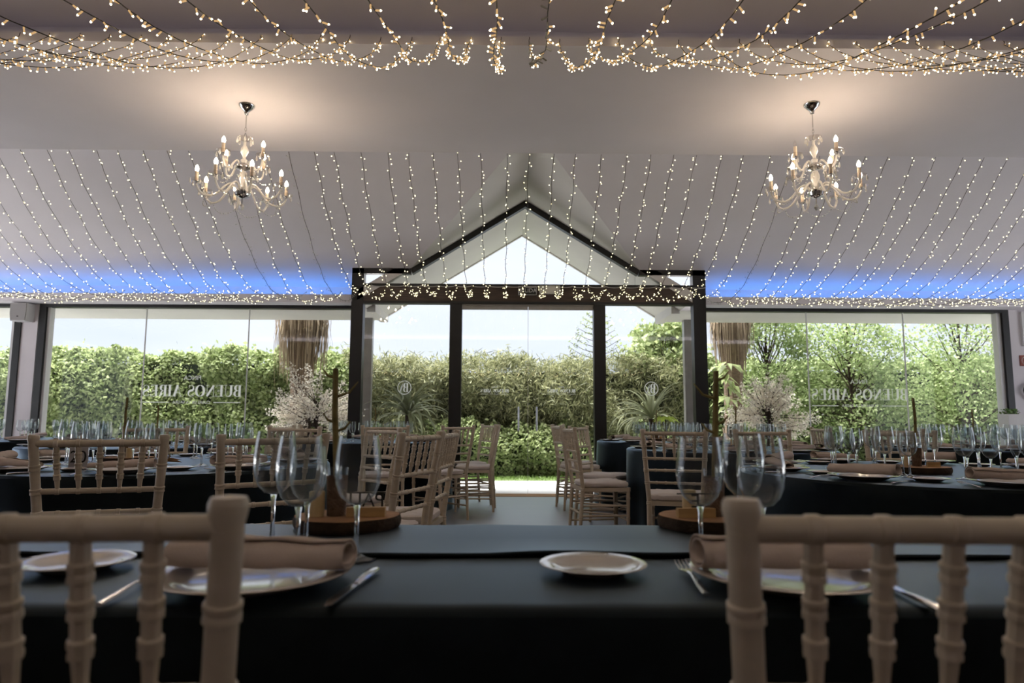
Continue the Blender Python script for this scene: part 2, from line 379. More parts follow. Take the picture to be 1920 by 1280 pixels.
for a, b in (((-.122, -.002, -.059), (.122, 0, -.054)), ((-.122, -.002, .054), (.122, 0, .059)), ((-.122, -.002, -.059), (-.117, 0, .059)), ((.117, -.002, -.059), (.122, 0, .059))): mb.box(a, b)
mb.build('border', whitepaint, sg); text_mesh('SALIDA', .075, whitepaint, 'lettering', sg, (0, -.002, 0))
ep = atY(1031, 544, YP)
eo = empty('emergency_light', (ep.x, YP-.03, ep.z)); tag(eo, 'pale emergency lamp beside the exit sign', 'lamp')
MB().prism([(-.14, .03, -.055), (.14, .03, -.055), (.135, .03, .06), (-.135, .03, .06)], (0, -.03, 0)).build('housing', lime, eo)
MB().box((-.11, -.006, -.035), (.11, 0, .04)).build('diffuser', mat('lamp_diffuser', (.75, .74, .66), .3), eo)

# ------------------------------------------------------------------ vinyl lettering (seen from inside, so reversed)
def stroke(mb, pts, wid):
    n = len(pts); L = []; Rr = []
    for i in range(n):
        p = Vector(pts[i]); t = Vector(pts[min(i+1, n-1)])-Vector(pts[max(i-1, 0)])
        t = t.normalized(); nn = Vector((-t.y, t.x)); w = wid(t, i/(n-1)) if callable(wid) else wid
        L.append(p+nn*w/2); Rr.append(p-nn*w/2)
    for i in range(n-1): mb.add([(q.x, 0, q.y) for q in (L[i], L[i+1], Rr[i+1], Rr[i])], [(0, 1, 2, 3)])
TH, HA = .19, .035
pen = lambda t, u: HA+(TH-HA)*abs(t.y)**1.6
def arc(cx, cy, rx, ry, a0, a1, n=14): return [(cx+rx*math.cos(R(a0+(a1-a0)*i/n)), cy+ry*math.sin(R(a0+(a1-a0)*i/n))) for i in range(n+1)]
def serif(mb, x, y, w=.36): stroke(mb, [(x-w/2, y), (x+w/2, y)], HA)
def stem(mb, x, w=TH): stroke(mb, [(x, 0), (x, 1)], w)
def glyph(ch):
    mb = MB(); h = HA/2
    if ch == 'I': stem(mb, .18); serif(mb, .18, h); serif(mb, .18, 1-h); w = .36
    elif ch == 'E':
        stem(mb, .16)
        for y, x in ((h, .62), (.5, .46), (1-h, .58)): stroke(mb, [(0, y), (x, y)], HA)
        for x, y0, y1 in ((.60, 0, .22), (.56, .80, 1), (.44, .38, .62)): stroke(mb, [(x, y0), (x, y1)], HA)
        w = .64
    elif ch in 'BR':
        stem(mb, .16); stroke(mb, [(0, h), (.36, h)], HA); stroke(mb, [(0, 1-h), (.36, 1-h)], HA); stroke(mb, [(.2, .52), (.36, .52)], HA)
        stroke(mb, arc(.34, .76, .19, .235, -90, 90), pen)
        if ch == 'B': stroke(mb, arc(.34, .265, .24, .25, -90, 90), pen); w = .66
        else: stroke(mb, [(.34, .52), (.46, .40), (.50, .15), (.60, .02), (.70, .03)], lambda t, u: HA+(TH-HA)*(1-abs(2*u-1))); w = .70
    elif ch == 'U':
        stroke(mb, [(.16, .3), (.16, 1)], TH); stroke(mb, [(.62, .3), (.62, 1)], HA); serif(mb, .16, 1-h); serif(mb, .62, 1-h, .24)
        stroke(mb, arc(.39, .3, .23, .285, 180, 360), lambda t, u: HA+(TH-HA)*max(0, 1-u*2)**1.0); w = .76
    elif ch == 'N':
        stroke(mb, [(.12, 0), (.12, 1)], HA); stroke(mb, [(.66, 0), (.66, 1)], HA); stroke(mb, [(.12, .97), (.66, .03)], .17); serif(mb, .12, h, .24); serif(mb, .66, 1-h, .24); w = .80
    elif ch == 'O': stroke(mb, arc(.40, .5, .32, .485, 0, 360, 32), pen); w = .80
    elif ch == 'S':
        pts = arc(.30, .745, .20, .235, 35, 230, 10)+arc(.30, .265, .22, .245, 50, -150, 10)[0:]
        stroke(mb, pts, lambda t, u: HA+(TH-HA)*max(0, 1-abs(u-.5)*3.2)); stroke(mb, [(.47, .72), (.47, 1)], HA); stroke(mb, [(.10, 0), (.10, .3)], HA); w = .62
    elif ch == 'A':
        stroke(mb, [(.08, 0), (.36, 1)], HA); stroke(mb, [(.36, 1), (.64, 0)], TH); stroke(mb, [(.17, .33), (.52, .33)], HA); serif(mb, .08, h, .22); serif(mb, .64, h, .34); w = .78
    else: w = .34
    return mb, w
GL = {}
def serif_text(txt, width, height, parent, loc, name='letter'):
    tot = 0; items = []
    for ch in txt:
        if ch not in GL:
            g, w = glyph(ch); GL[ch] = (g.mesh('letter_shape', vinyl) if g.v else None, w)
        me, w = GL[ch]; items.append((me, tot)); tot += w+.05
    tot -= .05; k = width/tot
    for me, x in items:
        if me: link(name, me, parent, (loc[0]+width/2-x*k, loc[1], loc[2]), None, (-k, 1, height))
def sign_on_glass(parent, x, y, z, width, small=False):
    s = empty('lettering', (x, y, z)); s.parent = parent
    s['label'] = 'white vinyl letters reading BUENOS AIRES in reverse'
    h = width*.115
    serif_text('BUENOS AIRES', width, h, s, (0, 0, -h/2))
    text_mesh('FINCA', width*.062 if not small else width*.07, vinyl, 'small_lettering', s, (-width*.0, 0, h*1.12), True)
    text_mesh('CUBAS DE LA SAGRA', width*.040, vinyl, 'small_lettering', s, (0, 0, -h*1.02), True)
    for a in (-1, 1): MB().box((a*width*.36-width*.137, -.0005, -h*1.02-width*.004), (a*width*.36+width*.137, .0005, -h*1.02+width*.004)).build('rule', vinyl, s)
def monogram(parent, x, y, z, r):
    s = empty('monogram', (x, y, z)); s.parent = parent; s['label'] = 'white circle monogram of the letters B and A'
    mb = MB(); stroke(mb, arc(0, 0, r, r, 0, 360, 40), r*.10); mb.build('ring', vinyl, s)
    g, w = glyph('B'); k = r*1.25
    link('letter', GL['B'][0] if 'B' in GL else g.mesh('letter_shape', vinyl), s, (r*.62, 0, -r*.66), None, (-k*.95, 1, k*1.08))
    mb = MB(); stroke(mb, [(-.72*r, -.62*r), (-.24*r, .62*r)], r*.05); stroke(mb, [(-.24*r, .62*r), (-.02*r, -.3*r)], r*.05); stroke(mb, [(-.34*r, .30*r), (-.62*r, -.55*r)], r*.2); mb.build('letter', vinyl, s)

# windows
def window(n, xa, xb, joints, label, left_frame=True, right_frame=True):
    w = empty(f'window_{n}', ((xa+xb)/2, YW, 0)); tag(w, label, None, None, 'structure'); ox = (xa+xb)/2
    def wb(name, a, b, m): return MB().box((a[0]-ox, a[1]-YW, a[2]), (b[0]-ox, b[1]-YW, b[2])).build(name, m, w)
    fz = win_t-.072
    wb('frame_top', (xa, YW-.02, fz), (xb, YW+.10, win_t), black); wb('frame_bottom', (xa, YW-.02, win_b), (xb, YW+.1, win_b+.06), black)
    if left_frame: wb('frame_side', (xa, YW-.02, win_b), (xa+.09, YW+.05, fz), black); wb('glazing_strip', (xa+.09, YW+.02, win_b), (xa+.125, YW+.12, fz), grey_metal if n == 3 else whitepaint)
    if right_frame: wb('frame_side', (xb-.09, YW-.02, win_b), (xb, YW+.05, fz), black); wb('glazing_strip', (xb-.15, YW+.02, win_b), (xb-.09, YW+.12, fz), whitepaint)
    xs = [xa+.05]+joints+[xb-.05]
    for i in range(len(xs)-1): wb('pane', (xs[i]+.002, YW+.05, win_b+.05), (xs[i+1]-.002, YW+.06, fz+.01), paneG)
    for x in joints: wb('pane_joint', (x-.006, YW+.046, win_b+.05), (x+.006, YW+.064, fz), whitepaint)
    return w, ox
j1 = [atY(263, 720, YW).x, atY(459, 720, YW).x]; j2 = [atY(1520, 720, YW).x, atY(1704, 720, YW).x]
W1, o1 = window(1, w1a, w1b, j1, 'long left window of three frameless panes lettered in reverse', right_frame=False)
W2, o2 = window(2, w2a, w2b, j2, 'long right window of three frameless panes lettered in reverse', left_frame=False)
W3, o3 = window(3, XL+.02, pilL0, [], 'window at the far left beyond the white pillar', left_frame=False)
p = atY(357, 732, YW); a = atY(264, 732, YW); b = atY(451, 732, YW); sign_on_glass(W1, p.x-o1, .046, p.z, b.x-a.x)
p = atY(1615, 739, YW); a = atY(1524, 739, YW); b = atY(1706, 739, YW); sign_on_glass(W2, p.x-o2, .046, p.z, b.x-a.x)
for xa in (927, 1053):
    p = atY(xa, 732, YP); sign_on_glass(portal, p.x, YP+.056, p.z, 53/F*9.05, True)
for xa, ya in ((757, 726), (1223, 728)):
    p = atY(xa, ya, YP); monogram(portal, p.x, YP+.056, p.z, .088)

# pillar speaker, fire sign, frame, hose reel and planter on the right
def rbox(name, a, b, m, parent, bev=.01):
    o = MB().box(a, b).build(name, m, parent)
    md = o.modifiers.new('bevel', 'BEVEL'); md.width = bev; md.segments = 2; return o
sp = atY(41, 585, YW-.1)
s = empty('wall_speaker', (sp.x, YW-.2, sp.z-.13)); tag(s, 'white loudspeaker mounted at the top of the pillar', 'speaker')
pr = [(-.115, -.02), (-.09, .17), (.09, .17), (.115, -.02)]
MB().prism([(-.10, .03, 0), (.10, .03, 0), (.115, .03, .10), (.115, .03, .25), (-.115, .03, .25), (-.115, .03, .10)], (0, .16, 0)).build('cabinet', whitepaint, s)
MB().prism([(-.095, .02, .01), (.095, .02, .01), (.108, .02, .1), (.108, .02, .243), (-.108, .02, .243), (-.108, .02, .1)], (0, .012, 0)).build('grille', mat('speaker_grille', (.36, .35, .35), .7, var=.1, vscale=200), s)
MB().box((-.01, .015, .055), (.01, .02, .07)).build('badge', black, s)
MB().box((-.03, .17, .08), (.03, .205, .2)).build('bracket', whitepaint, s)
def wallY(x, y): return atY(x, y, YW)
p = wallY(1921, 676); s = empty('fire_sign', (p.x, YW-.012, p.z)); tag(s, 'small red fire sign on the white wall at right', 'sign')
MB().box((-.07, 0, -.075), (.07, .012, .075)).build('plate', redm, s)
mb = MB(); stroke(mb, arc(.0, 0, .045, .05, 0, 360, 20), .012); mb.build('hose_symbol', vinyl, s).location = (0, -.001, 0)
p = wallY(1928, 617); s = empty('wall_cabinet', (p.x, YW, p.z)); tag(s, 'white framed picture on the wall above the fire sign', 'picture')
MB().box((-.11, -.04, -.24), (.11, 0, .24)).build('frame', whitepaint, s); MB().box((-.07, -.044, -.06), (.07, -.04, .10)).build('print', mat('grey_print', (.2, .2, .21), .6, var=.6, vscale=12), s)
p = wallY(1930, 733); s = empty('hose_reel', (p.x, YW-.05, p.z)); tag(s, 'round black hose reel on the wall at the right edge', 'reel')
mb = MB(); mb.tube([(.1*math.cos(R(a)), 0, .1*math.sin(R(a))) for a in range(0, 361, 15)], .02, 8, cap=False); mb.build('ring', black, s, True)
MB().lathe([(0.001, 0), (.05, 0), (.05, .05), (.001, .05)], 12).build('hub', redm, s).rotation_euler = (R(-90), 0, 0)
p = atY(1896, 800, 8.9)
s = empty('planter', (p.x, 8.9, 0)); tag(s, 'tall pale square planter in front of the right window corner', 'planter')
pz0 = atY(1896, 776, 8.9).z
MB().prism([(-.08, -.08, .30), (.08, -.08, .30), (.08, .08, .30), (-.08, .08, .30)], (0, 0, .001)).build('foot', whitepaint, s)
mb = MB(); mb.add([(-.07, -.07, 0), (.07, -.07, 0), (.07, .07, 0), (-.07, .07, 0), (-.10, -.10, pz0), (.10, -.10, pz0), (.10, .10, pz0), (-.10, .10, pz0)], [(0, 3, 2, 1), (0, 1, 5, 4), (1, 2, 6, 5), (2, 3, 7, 6), (3, 0, 4, 7), (4, 5, 6, 7)]); mb.build('pot', whitepaint, s)
lm0 = leaf_mat('planter_leaf', (.10, .2, .05), (.2, .3, .1))
leaves('foliage', np.array([[rnd.uniform(-.09, .09), rnd.uniform(-.09, .09), pz0+rnd.uniform(0, .06)] for _ in range(60)]), .06, .03, lm0, s)

# ------------------------------------------------------------------ outdoors
struct('ground_paving', MB().box((-14, YP+.33, -.12), (14, 11.35, -.01)).box((-40, -40, -.12), (XL-.2, YP+.33, -.012)).box((XR+.2, -40, -.12), (40, YP+.33, -.012)).box((-40, YP+.33, -.13), (-14, 60, -.012)).box((14, YP+.33, -.13), (40, 60, -.012)), mat('pale_paving', (.55, .55, .56), .8, var=.06, vscale=6, bump=.1))
struct('ground_lawn', MB().box((-14, 11.35, -.14), (14, 20, -.012)), mat('lawn_soil', (.10, .14, .045), .9, var=.3, vscale=20))
gm = leaf_mat('grass_blade', (.14, .24, .05), (.26, .36, .12), .3)
n = 9000; C = np.c_[nrng.uniform(-3.2, 3.6, n), nrng.uniform(11.36, 12.6, n), nrng.uniform(0, .03, n)]
tag(leaves('grass', C, .05, .008, gm, None, (0, -1, .1), .5, -2.5), 'short green lawn strip beyond the glass doors', 'grass', None, 'stuff')
broad = leaf_mat('broad_leaf', (.18, .24, .085), (.55, .62, .32), .5)
narrow = leaf_mat('narrow_leaf', (.12, .14, .06), (.47, .47, .26), .42)
yel = leaf_mat('tree_leaf', (.20, .29, .09), (.56, .64, .34), .5)
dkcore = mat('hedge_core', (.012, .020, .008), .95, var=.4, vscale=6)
def sn(x, z, s=0): return (np.sin(x*1.9+s)+np.sin(x*3.7+1.3*s+z*2.1)+np.sin(z*4.3+x*1.1+s*2)+.7*np.sin(x*8.3+z*5.7+s))/3.7
def hedge_pts(x0, x1, n, y0, top, depth=.5, s=0, bump=.32):
    x = nrng.uniform(x0, x1, n); tp = top+.05*np.sin(x*2.3+s)+.05*np.sin(x*6.1+s*3)+.05*np.sin(x*15+s)
    z = nrng.random(n)**.9*tp
    y = y0+bump*sn(x, z, s)+np.abs(nrng.normal(0, .12, n))+np.clip((z-tp+.35), 0, 1)*.6
    k = nrng.random(n) < .12; y[k] = y0+.35+nrng.random(k.sum())*depth; z[k] = tp[k]-nrng.random(k.sum())*.12
    z += (nrng.random(n) < .02)*nrng.random(n)*.22
    return np.c_[x, y, z]
def hedge(label, x0, x1, n, y0, top, m, L, W, s, clump=None, droop=0, spread=1.0):
    h = empty('hedge', ((x0+x1)/2, y0, 0)); tag(h, label, 'hedge', 'garden hedges beyond the glass'); off = np.array([(x0+x1)/2, y0, 0])
    MB().box((x0-off[0], .28, 0), (x1-off[0], .9, top-.24)).build('dark_core', dkcore, h)  # added solid box filling the hedge, coloured dark so nothing shows through
    C = hedge_pts(x0, x1, n, y0, top, s=s)
    if clump:
        k = len(C)//clump; base = C[:k]; C = (np.repeat(base, clump, 0)+nrng.normal(0, .075, (k*clump, 3)))
    leaves('foliage', C-off, L, W, m, h, spread=spread, droop=droop)
    return h
HY = 12.25
hedge('leafy bright green hedge behind the left window', -11.5, -2.75, 52000, HY, 2.20, broad, .085, .055, .4)
hedge('olive bamboo-like hedge behind the glass doors', -3.0, 3.3, 60000, HY+.05, 2.08, narrow, .13, .017, 2.2, clump=14, droop=.7)
hedge('low broad-leaved shrub at the foot of the hedge behind the doors', -2.4, 3.0, 9000, HY-.25, .95, broad, .075, .05, 4.1)
hedge('dark lower hedge behind the right window', 3.1, 12.0, 30000, HY+.5, 2.15, broad, .085, .05, 5.3)
def tree(label, x, y, h, rx, n, m, L, W, cz0=.2, sparse=.0, trunk=.05, spread=1.0, cl=60):
    t = empty('tree', (x, y, 0)); tag(t, label, 'tree', 'garden trees')
    mb = MB(); mb.tube([(0, 0, -.05), (.03, 0, h*.3), (-.02, .02, h*.7), (0, 0, h*.95)], [trunk, trunk*.8, trunk*.5, trunk*.15], 7)
    mb.build('trunk', barkm, t, True)
    bm_ = MB(); cs = []
    for i in range(cl):
        th = rnd.uniform(0, 6.283); u = rnd.random(); z = h*(cz0+(1-cz0)*u); rr = rx*math.sqrt(max(.05, math.sin(math.pi*min(.97, .18+.8*u))))*rnd.uniform(.45, 1.0)
        c = (rr*math.cos(th), rr*math.sin(th)*.6, z); cs.append(c)
        bm_.tube([(0, 0, z*.7), (c[0]*.5, c[1]*.5, z*.82), c], [trunk*.3, trunk*.2, .004], 4)
    bm_.build('branches', barkm, t)['kind'] = 'stuff'
    cs = np.array(cs); idx = nrng.integers(0, len(cs), n); C = cs[idx]+nrng.normal(0, 1, (n, 3))*np.array([.17, .14, .13])*rx
    leaves('foliage', C, L, W, m, t, spread=spread)
    return t
tree('bright yellow-green tree just right of the right palm', 4.75, 12.3, 3.1, .95, 9500, yel, .065, .042)
tree('airy light green tree at the middle of the right window', 6.3, 12.4, 3.35, 1.15, 10000, yel, .062, .04)
tree('dense green tree at the right end of the right window', 8.3, 12.3, 3.3, 1.25, 13000, yel, .065, .04)
tree('grey-green tree at the far right corner of the garden', 9.9, 12.9, 3.5, 1.0, 6000, narrow, .09, .03)
tree('young tree rising above the hedge right of the doors', 3.05, 12.9, 2.75, .75, 4200, broad, .11, .07, cz0=.6)
# sparse seedling above the hedge in front of the door post
p = atY(1117, 640, 12.6)
t = empty('sapling', (p.x, 12.6, 0)); tag(t, 'spindly sapling sticking up above the hedge beside the right door post', 'tree')
mb = MB(); mb.tube([(0, 0, 0), (.03, 0, 1.6), (0, 0, 2.95)], [.03, .02, .006], 6); cs = []
for i in range(16):
    z = 2.05+.055*i; s = -1 if i % 2 else 1; ln = .55*(1-.045*i)
    e = (s*ln, rnd.uniform(-.1, .1), z+ln*.45); mb.tube([(0, 0, z), (s*ln*.5, 0, z+ln*.15), e], [.007, .005, .003], 4)
    for k in range(26): u = rnd.uniform(.15, 1.05); cs.append((e[0]*u, e[1]*u+rnd.gauss(0, .02), z+(e[2]-z)*u**1.3+rnd.gauss(0, .025)))
mb.build('stem', barkm, t); leaves('foliage', np.array(cs), .06, .02, broad, t)

strawm = leaf_mat('dry_frond', (.20, .14, .085), (.48, .38, .26), .2, .8)
def palm(label, px, Y, zbot, wid, hgt=3.3):
    p = atY(px, 650, Y); t = empty('palm_tree', (p.x, Y, 0)); tag(t, label, 'palm tree', 'palms outside the windows')
    mb = MB()
    mb.lathe([(.16, -.05), (.15, .3), (.14, 1.0), (.15, 1.6), (.2, 2.2), (.16, hgt)], 16, wave=lambda th, i, r: .015*math.sin(7*th+i)); mb.build('trunk', mat('palm_trunk', (.20, .14, .10), .9, var=.35, vscale=14, stretch=(1, 1, 4), bump=.7, bscale=20), t, True)
    mb = MB()
    for i in range(26):
        th = rnd.uniform(0, 6.28); z = rnd.uniform(.1, 1.2); c, s = math.cos(th), math.sin(th)
        mb.prism([(.15*c-.03*s, .15*s+.03*c, z), (.15*c+.03*s, .15*s-.03*c, z), (.19*c, .19*s, z+.16)], (.015*c, .015*s, 0))
    mb.build('leaf_bases', mat('palm_bases', (.30, .22, .17), .9, var=.3, vscale=12), t)['kind'] = 'stuff'
    # skirt of dead hanging fronds: long thin blades
    V = []; Fc = []
    for i in range(620):
        th = rnd.uniform(0, 6.283); rr = wid*rnd.uniform(.35, 1.0); zt = hgt+rnd.uniform(-.35, .1); ln = rnd.uniform(.45, 1.0)*(hgt-zbot)
        c, s = math.cos(th), math.sin(th); w = rnd.uniform(.006, .018); tx, ty = -s*w, c*w
        r1 = rr*.75; r2 = rr*rnd.uniform(.85, 1.05); zb = zt-ln; b = len(V); jit = rnd.uniform(-.06, .06)
        pts = [(.12*c, .12*s, zt), (r1*c, r1*s, zt-ln*.08), (r2*c, r2*s, zt-ln*.5), ((r2*.88+jit)*c, (r2*.88+jit)*s, zb)]
        for k, (x, y, z) in enumerate(pts):
            q = .25 if k == 3 else 1; V += [(x-tx*q, y-ty*q, z), (x+tx*q, y+ty*q, z)]
        Fc += [(b+2*k, b+2*k+1, b+2*k+3, b+2*k+2) for k in range(3)]
    m = MB(); m.v = V; m.f = Fc; m.m = [0]*len(Fc); o = m.build('dead_fronds', strawm, t); o['kind'] = 'stuff'
    return t
palm('shaggy palm trunk with dry hanging fronds left of the doors', 566, 11.4, 1.75, .50)
palm('shaggy palm trunk with dry hanging fronds right of the doors', 1372, 11.4, 2.0, .40)
blossom = leaf_mat('pale_blossom', (.72, .65, .56), (.94, .90, .82), .45, .8)
def blossom_tree(label, px, Y, zt, rx, n):
    p = atY(px, 720, Y); t = empty('blossom_tree', (p.x, Y, 0)); tag(t, label, 'shrub', 'pale blossom shrubs outside the windows')
    mb = MB(); cs = []
    mb.tube([(0, 0, 0), (.03, 0, .6), (.09, 0, 1.25)], [.04, .03, .02], 7); mb.tube([(-.05, 0, 0), (-.07, 0, .5), (-.05, 0, 1.0)], [.035, .028, .02], 7)
    for i in range(60):
        a = rnd.uniform(-2.2, 2.2); ln = rx*rnd.uniform(.5, 1.15); d = rnd.uniform(-.35, .35)
        z0 = rnd.uniform(.75, 1.2); e = (math.sin(a)*ln, d, z0+math.cos(a)*ln*(.9 if math.cos(a) > 0 else .75))
        mb.tube([(.05, 0, z0), (e[0]*.5, d*.5, z0+(e[2]-z0)*.55), e], [.008, .006, .003], 4)
        for k in range(n//60): u = rnd.uniform(.25, 1.03)**.7; cs.append((.05+(e[0]-.05)*u+rnd.gauss(0, .035), d*u+rnd.gauss(0, .035), z0+(e[2]-z0)*u+rnd.gauss(0, .035)))
    mb.build('branches', barkm, t); leaves('blossom', np.array(cs), .035, .026, blossom, t, spread=1.2)
blossom_tree('cream blossom shrub in front of the left palm', 590, 10.6, 1.9, .66, 6600)
blossom_tree('pinkish blossom shrub in front of the right palm', 1432, 10.6, 1.9, .66, 6600)
p = atY(1365, 715, 10.9)
t = empty('glossy_shrub', (p.x, 10.9, 0)); tag(t, 'small tree with large glossy green leaves below the right palm', 'shrub')
MB().tube([(0, 0, 0), (.02, 0, .7), (0, 0, 1.5)], [.02, .016, .01], 6).build('trunk', barkm, t)
for i in range(46):
    a = rnd.uniform(0, 6.28); z = rnd.uniform(1.15, 1.95); rr = rnd.uniform(.05, .27); c, s = math.cos(a), math.sin(a); L = .2; w = .045
    mb = MB(); mb.add([(rr*.2*c, rr*.2*s, z), (rr*c-w*s, rr*s+w*c, z-.02), (rr*c+w*s, rr*s-w*c, z-.02), ((rr+L*.6)*c, (rr+L*.6)*s, z-.14)], [(0, 2, 3, 1)])
    mb.build('leaf', broad, t)
# strappy plants in pots beside the doors
strap = leaf_mat('strap_leaf', (.24, .29, .13), (.60, .62, .42), .35)
strap_d = leaf_mat('strap_leaf_dark', (.12, .15, .06), (.40, .43, .27), .3)
def yucca(label, px, py, Y, span, n, m):
    base = atY(px, py, Y); t = empty('strappy_plant', (base.x, Y, 0)); tag(t, label, 'plant', 'strappy plants by the doors')
    zb = base.z
    MB().tube([(0, 0, 0), (.01, 0, zb*.6), (0, 0, zb)], [.05, .04, .045], 9).build('trunk', barkm, t, True)
    MB().lathe([(.001, 0), (.17, 0), (.22, .36), (.20, .36), (.18, .3), (.001, .3)], 18).build('pot', mat('clay_pot', (.25, .12, .08), .8, var=.15), t, True)
    for i in range(n):
        th = rnd.uniform(0, 6.28); el = rnd.uniform(.15, 1.45); L = span*rnd.uniform(.75, 1.2); c, s = math.cos(th), math.sin(th)
        w0 = rnd.uniform(.02, .034); r = 0; z = zb; V = []; a = el; k = 9
        for j in range(k+1):
            u = j/k; w = w0*(1-u**2.5)*(.5+u*1.5 if u < .33 else 1); w = max(w, .001)
            V += [(r*c-w*s, r*s+w*c, z), (r*c, r*s, z-w*.5), (r*c+w*s, r*s-w*c, z)]
            r += math.cos(a)*L/k; z += math.sin(a)*L/k; a -= (.12+.30*u)*rnd.uniform(.7, 1.1)*(1.25-el*.45)
        Fc = [f for j in range(k) for f in ((j*3, j*3+1, j*3+4, j*3+3), (j*3+1, j*3+2, j*3+5, j*3+4))]
        MB().add(V, Fc).build('leaf', m, t)
yucca('dark arching strap-leaved plant left of the glass doors', 765, 778, 9.9, .68, 64, strap_d)
yucca('pale striped strap-leaved plant right of the glass doors', 1222, 785, 9.9, .72, 40, strap)
p = atY(1248, 790, 9.8)
t = empty('broad_leaf_plant', (p.x, 9.8, 0)); tag(t, 'lime green broad-leaved plant beside the striped strap plant', 'plant')
lm = leaf_mat('lime_leaf', (.30, .42, .05), (.48, .60, .12), .45)
MB().tube([(0, 0, 0), (.01, 0, .5), (0, 0, 1.0)], .012, 6).build('stem', barkm, t)
for i in range(9):
    a = i*.7; c, s = math.cos(a), math.sin(a)
    MB().add([(0, 0, 1.0), (.09*c-.05*s, .09*s+.05*c, 1.03), (.1*c, .1*s, 1.045), (.09*c+.05*s, .09*s-.05*c, 1.03), (.22*c, .22*s, .95)], [(0, 3, 2), (0, 2, 1), (1, 2, 4), (2, 3, 4)]).build('leaf', lm, t)
for px, s in ((689, 'left'), (1291, 'right')):
    q = atY(px, 700, 10.62); o = MB().box((q.x-.07, 10.56, -.02), (q.x+.07, 10.68, 2.62)).build('porch_post', grey_metal)
    tag(o, f'grey steel porch post outside the glass at {s} of the entrance', 'post', 'porch posts')

# ------------------------------------------------------------------ chandeliers
def smooth_path(pts, n=18):
    P = [Vector(p) for p in pts]; P = [2*P[0]-P[1]]+P+[2*P[-1]-P[-2]]; out = []
    segs = len(P)-3
    for i in range(n+1):
        t = i/n*segs; k = min(int(t), segs-1); u = t-k; a, b, c, d = P[k:k+4]
        out.append(.5*((2*b)+(c-a)*u+(2*a-5*b+4*c-d)*u*u+(3*b-a-3*c+d)*u**3))
    return out
sleeve_m = mat('candle_sleeve', (.80, .68, .55), .5)
dish = MB().lathe([(.004, 0), (.02, -.004), (.040, .004), (.052, .016), (.050, .018), (.038, .007), (.02, .0), (.004, .004)], 20, wave=lambda th, i, r: .003*math.cos(10*th)*(i in (2, 3, 4, 5))).mesh('dish_shape', crystalT, True)
sleeve = MB().lathe([(.0001, 0), (.0125, 0), (.0125, .075), (.0001, .075)], 12).mesh('sleeve_shape', sleeve_m, True)
flame = MB().lathe([(.006, 0), (.0125, .010), (.0145, .022), (.011, .036), (.005, .048), (.0005, .054)], 10).mesh('flame_shape', bulbE, True)
cup = MB().lathe([(.0001, -.022), (.008, -.022), (.012, -.006), (.012, 0), (.0001, 0)], 10).mesh('cup_shape', chrome, True)
drop = MB().lathe([(.0003, 0), (.003, -.006), (.0075, -.022), (.009, -.032), (.006, -.041), (.0003, -.046)], 6).mesh('drop_shape', crystal)
bead = MB().lathe([(.0002, .005), (.0045, .0025), (.0045, -.0025), (.0002, -.005)], 6).mesh('bead_shape', crystal)
def arm_mesh(pts, r): return MB().tube(smooth_path(pts), r, 8).mesh('arm_shape', crystal, True)
arm_lo = arm_mesh([(.035, 0, -.70), (.075, 0, -.655), (.125, 0, -.68), (.20, 0, -.765), (.28, 0, -.775), (.325, 0, -.725), (.33, 0, -.685)], .0085)
arm_hi = arm_mesh([(.03, 0, -.525), (.06, 0, -.475), (.095, 0, -.50), (.135, 0, -.555), (.185, 0, -.535), (.20, 0, -.46)], .0075)
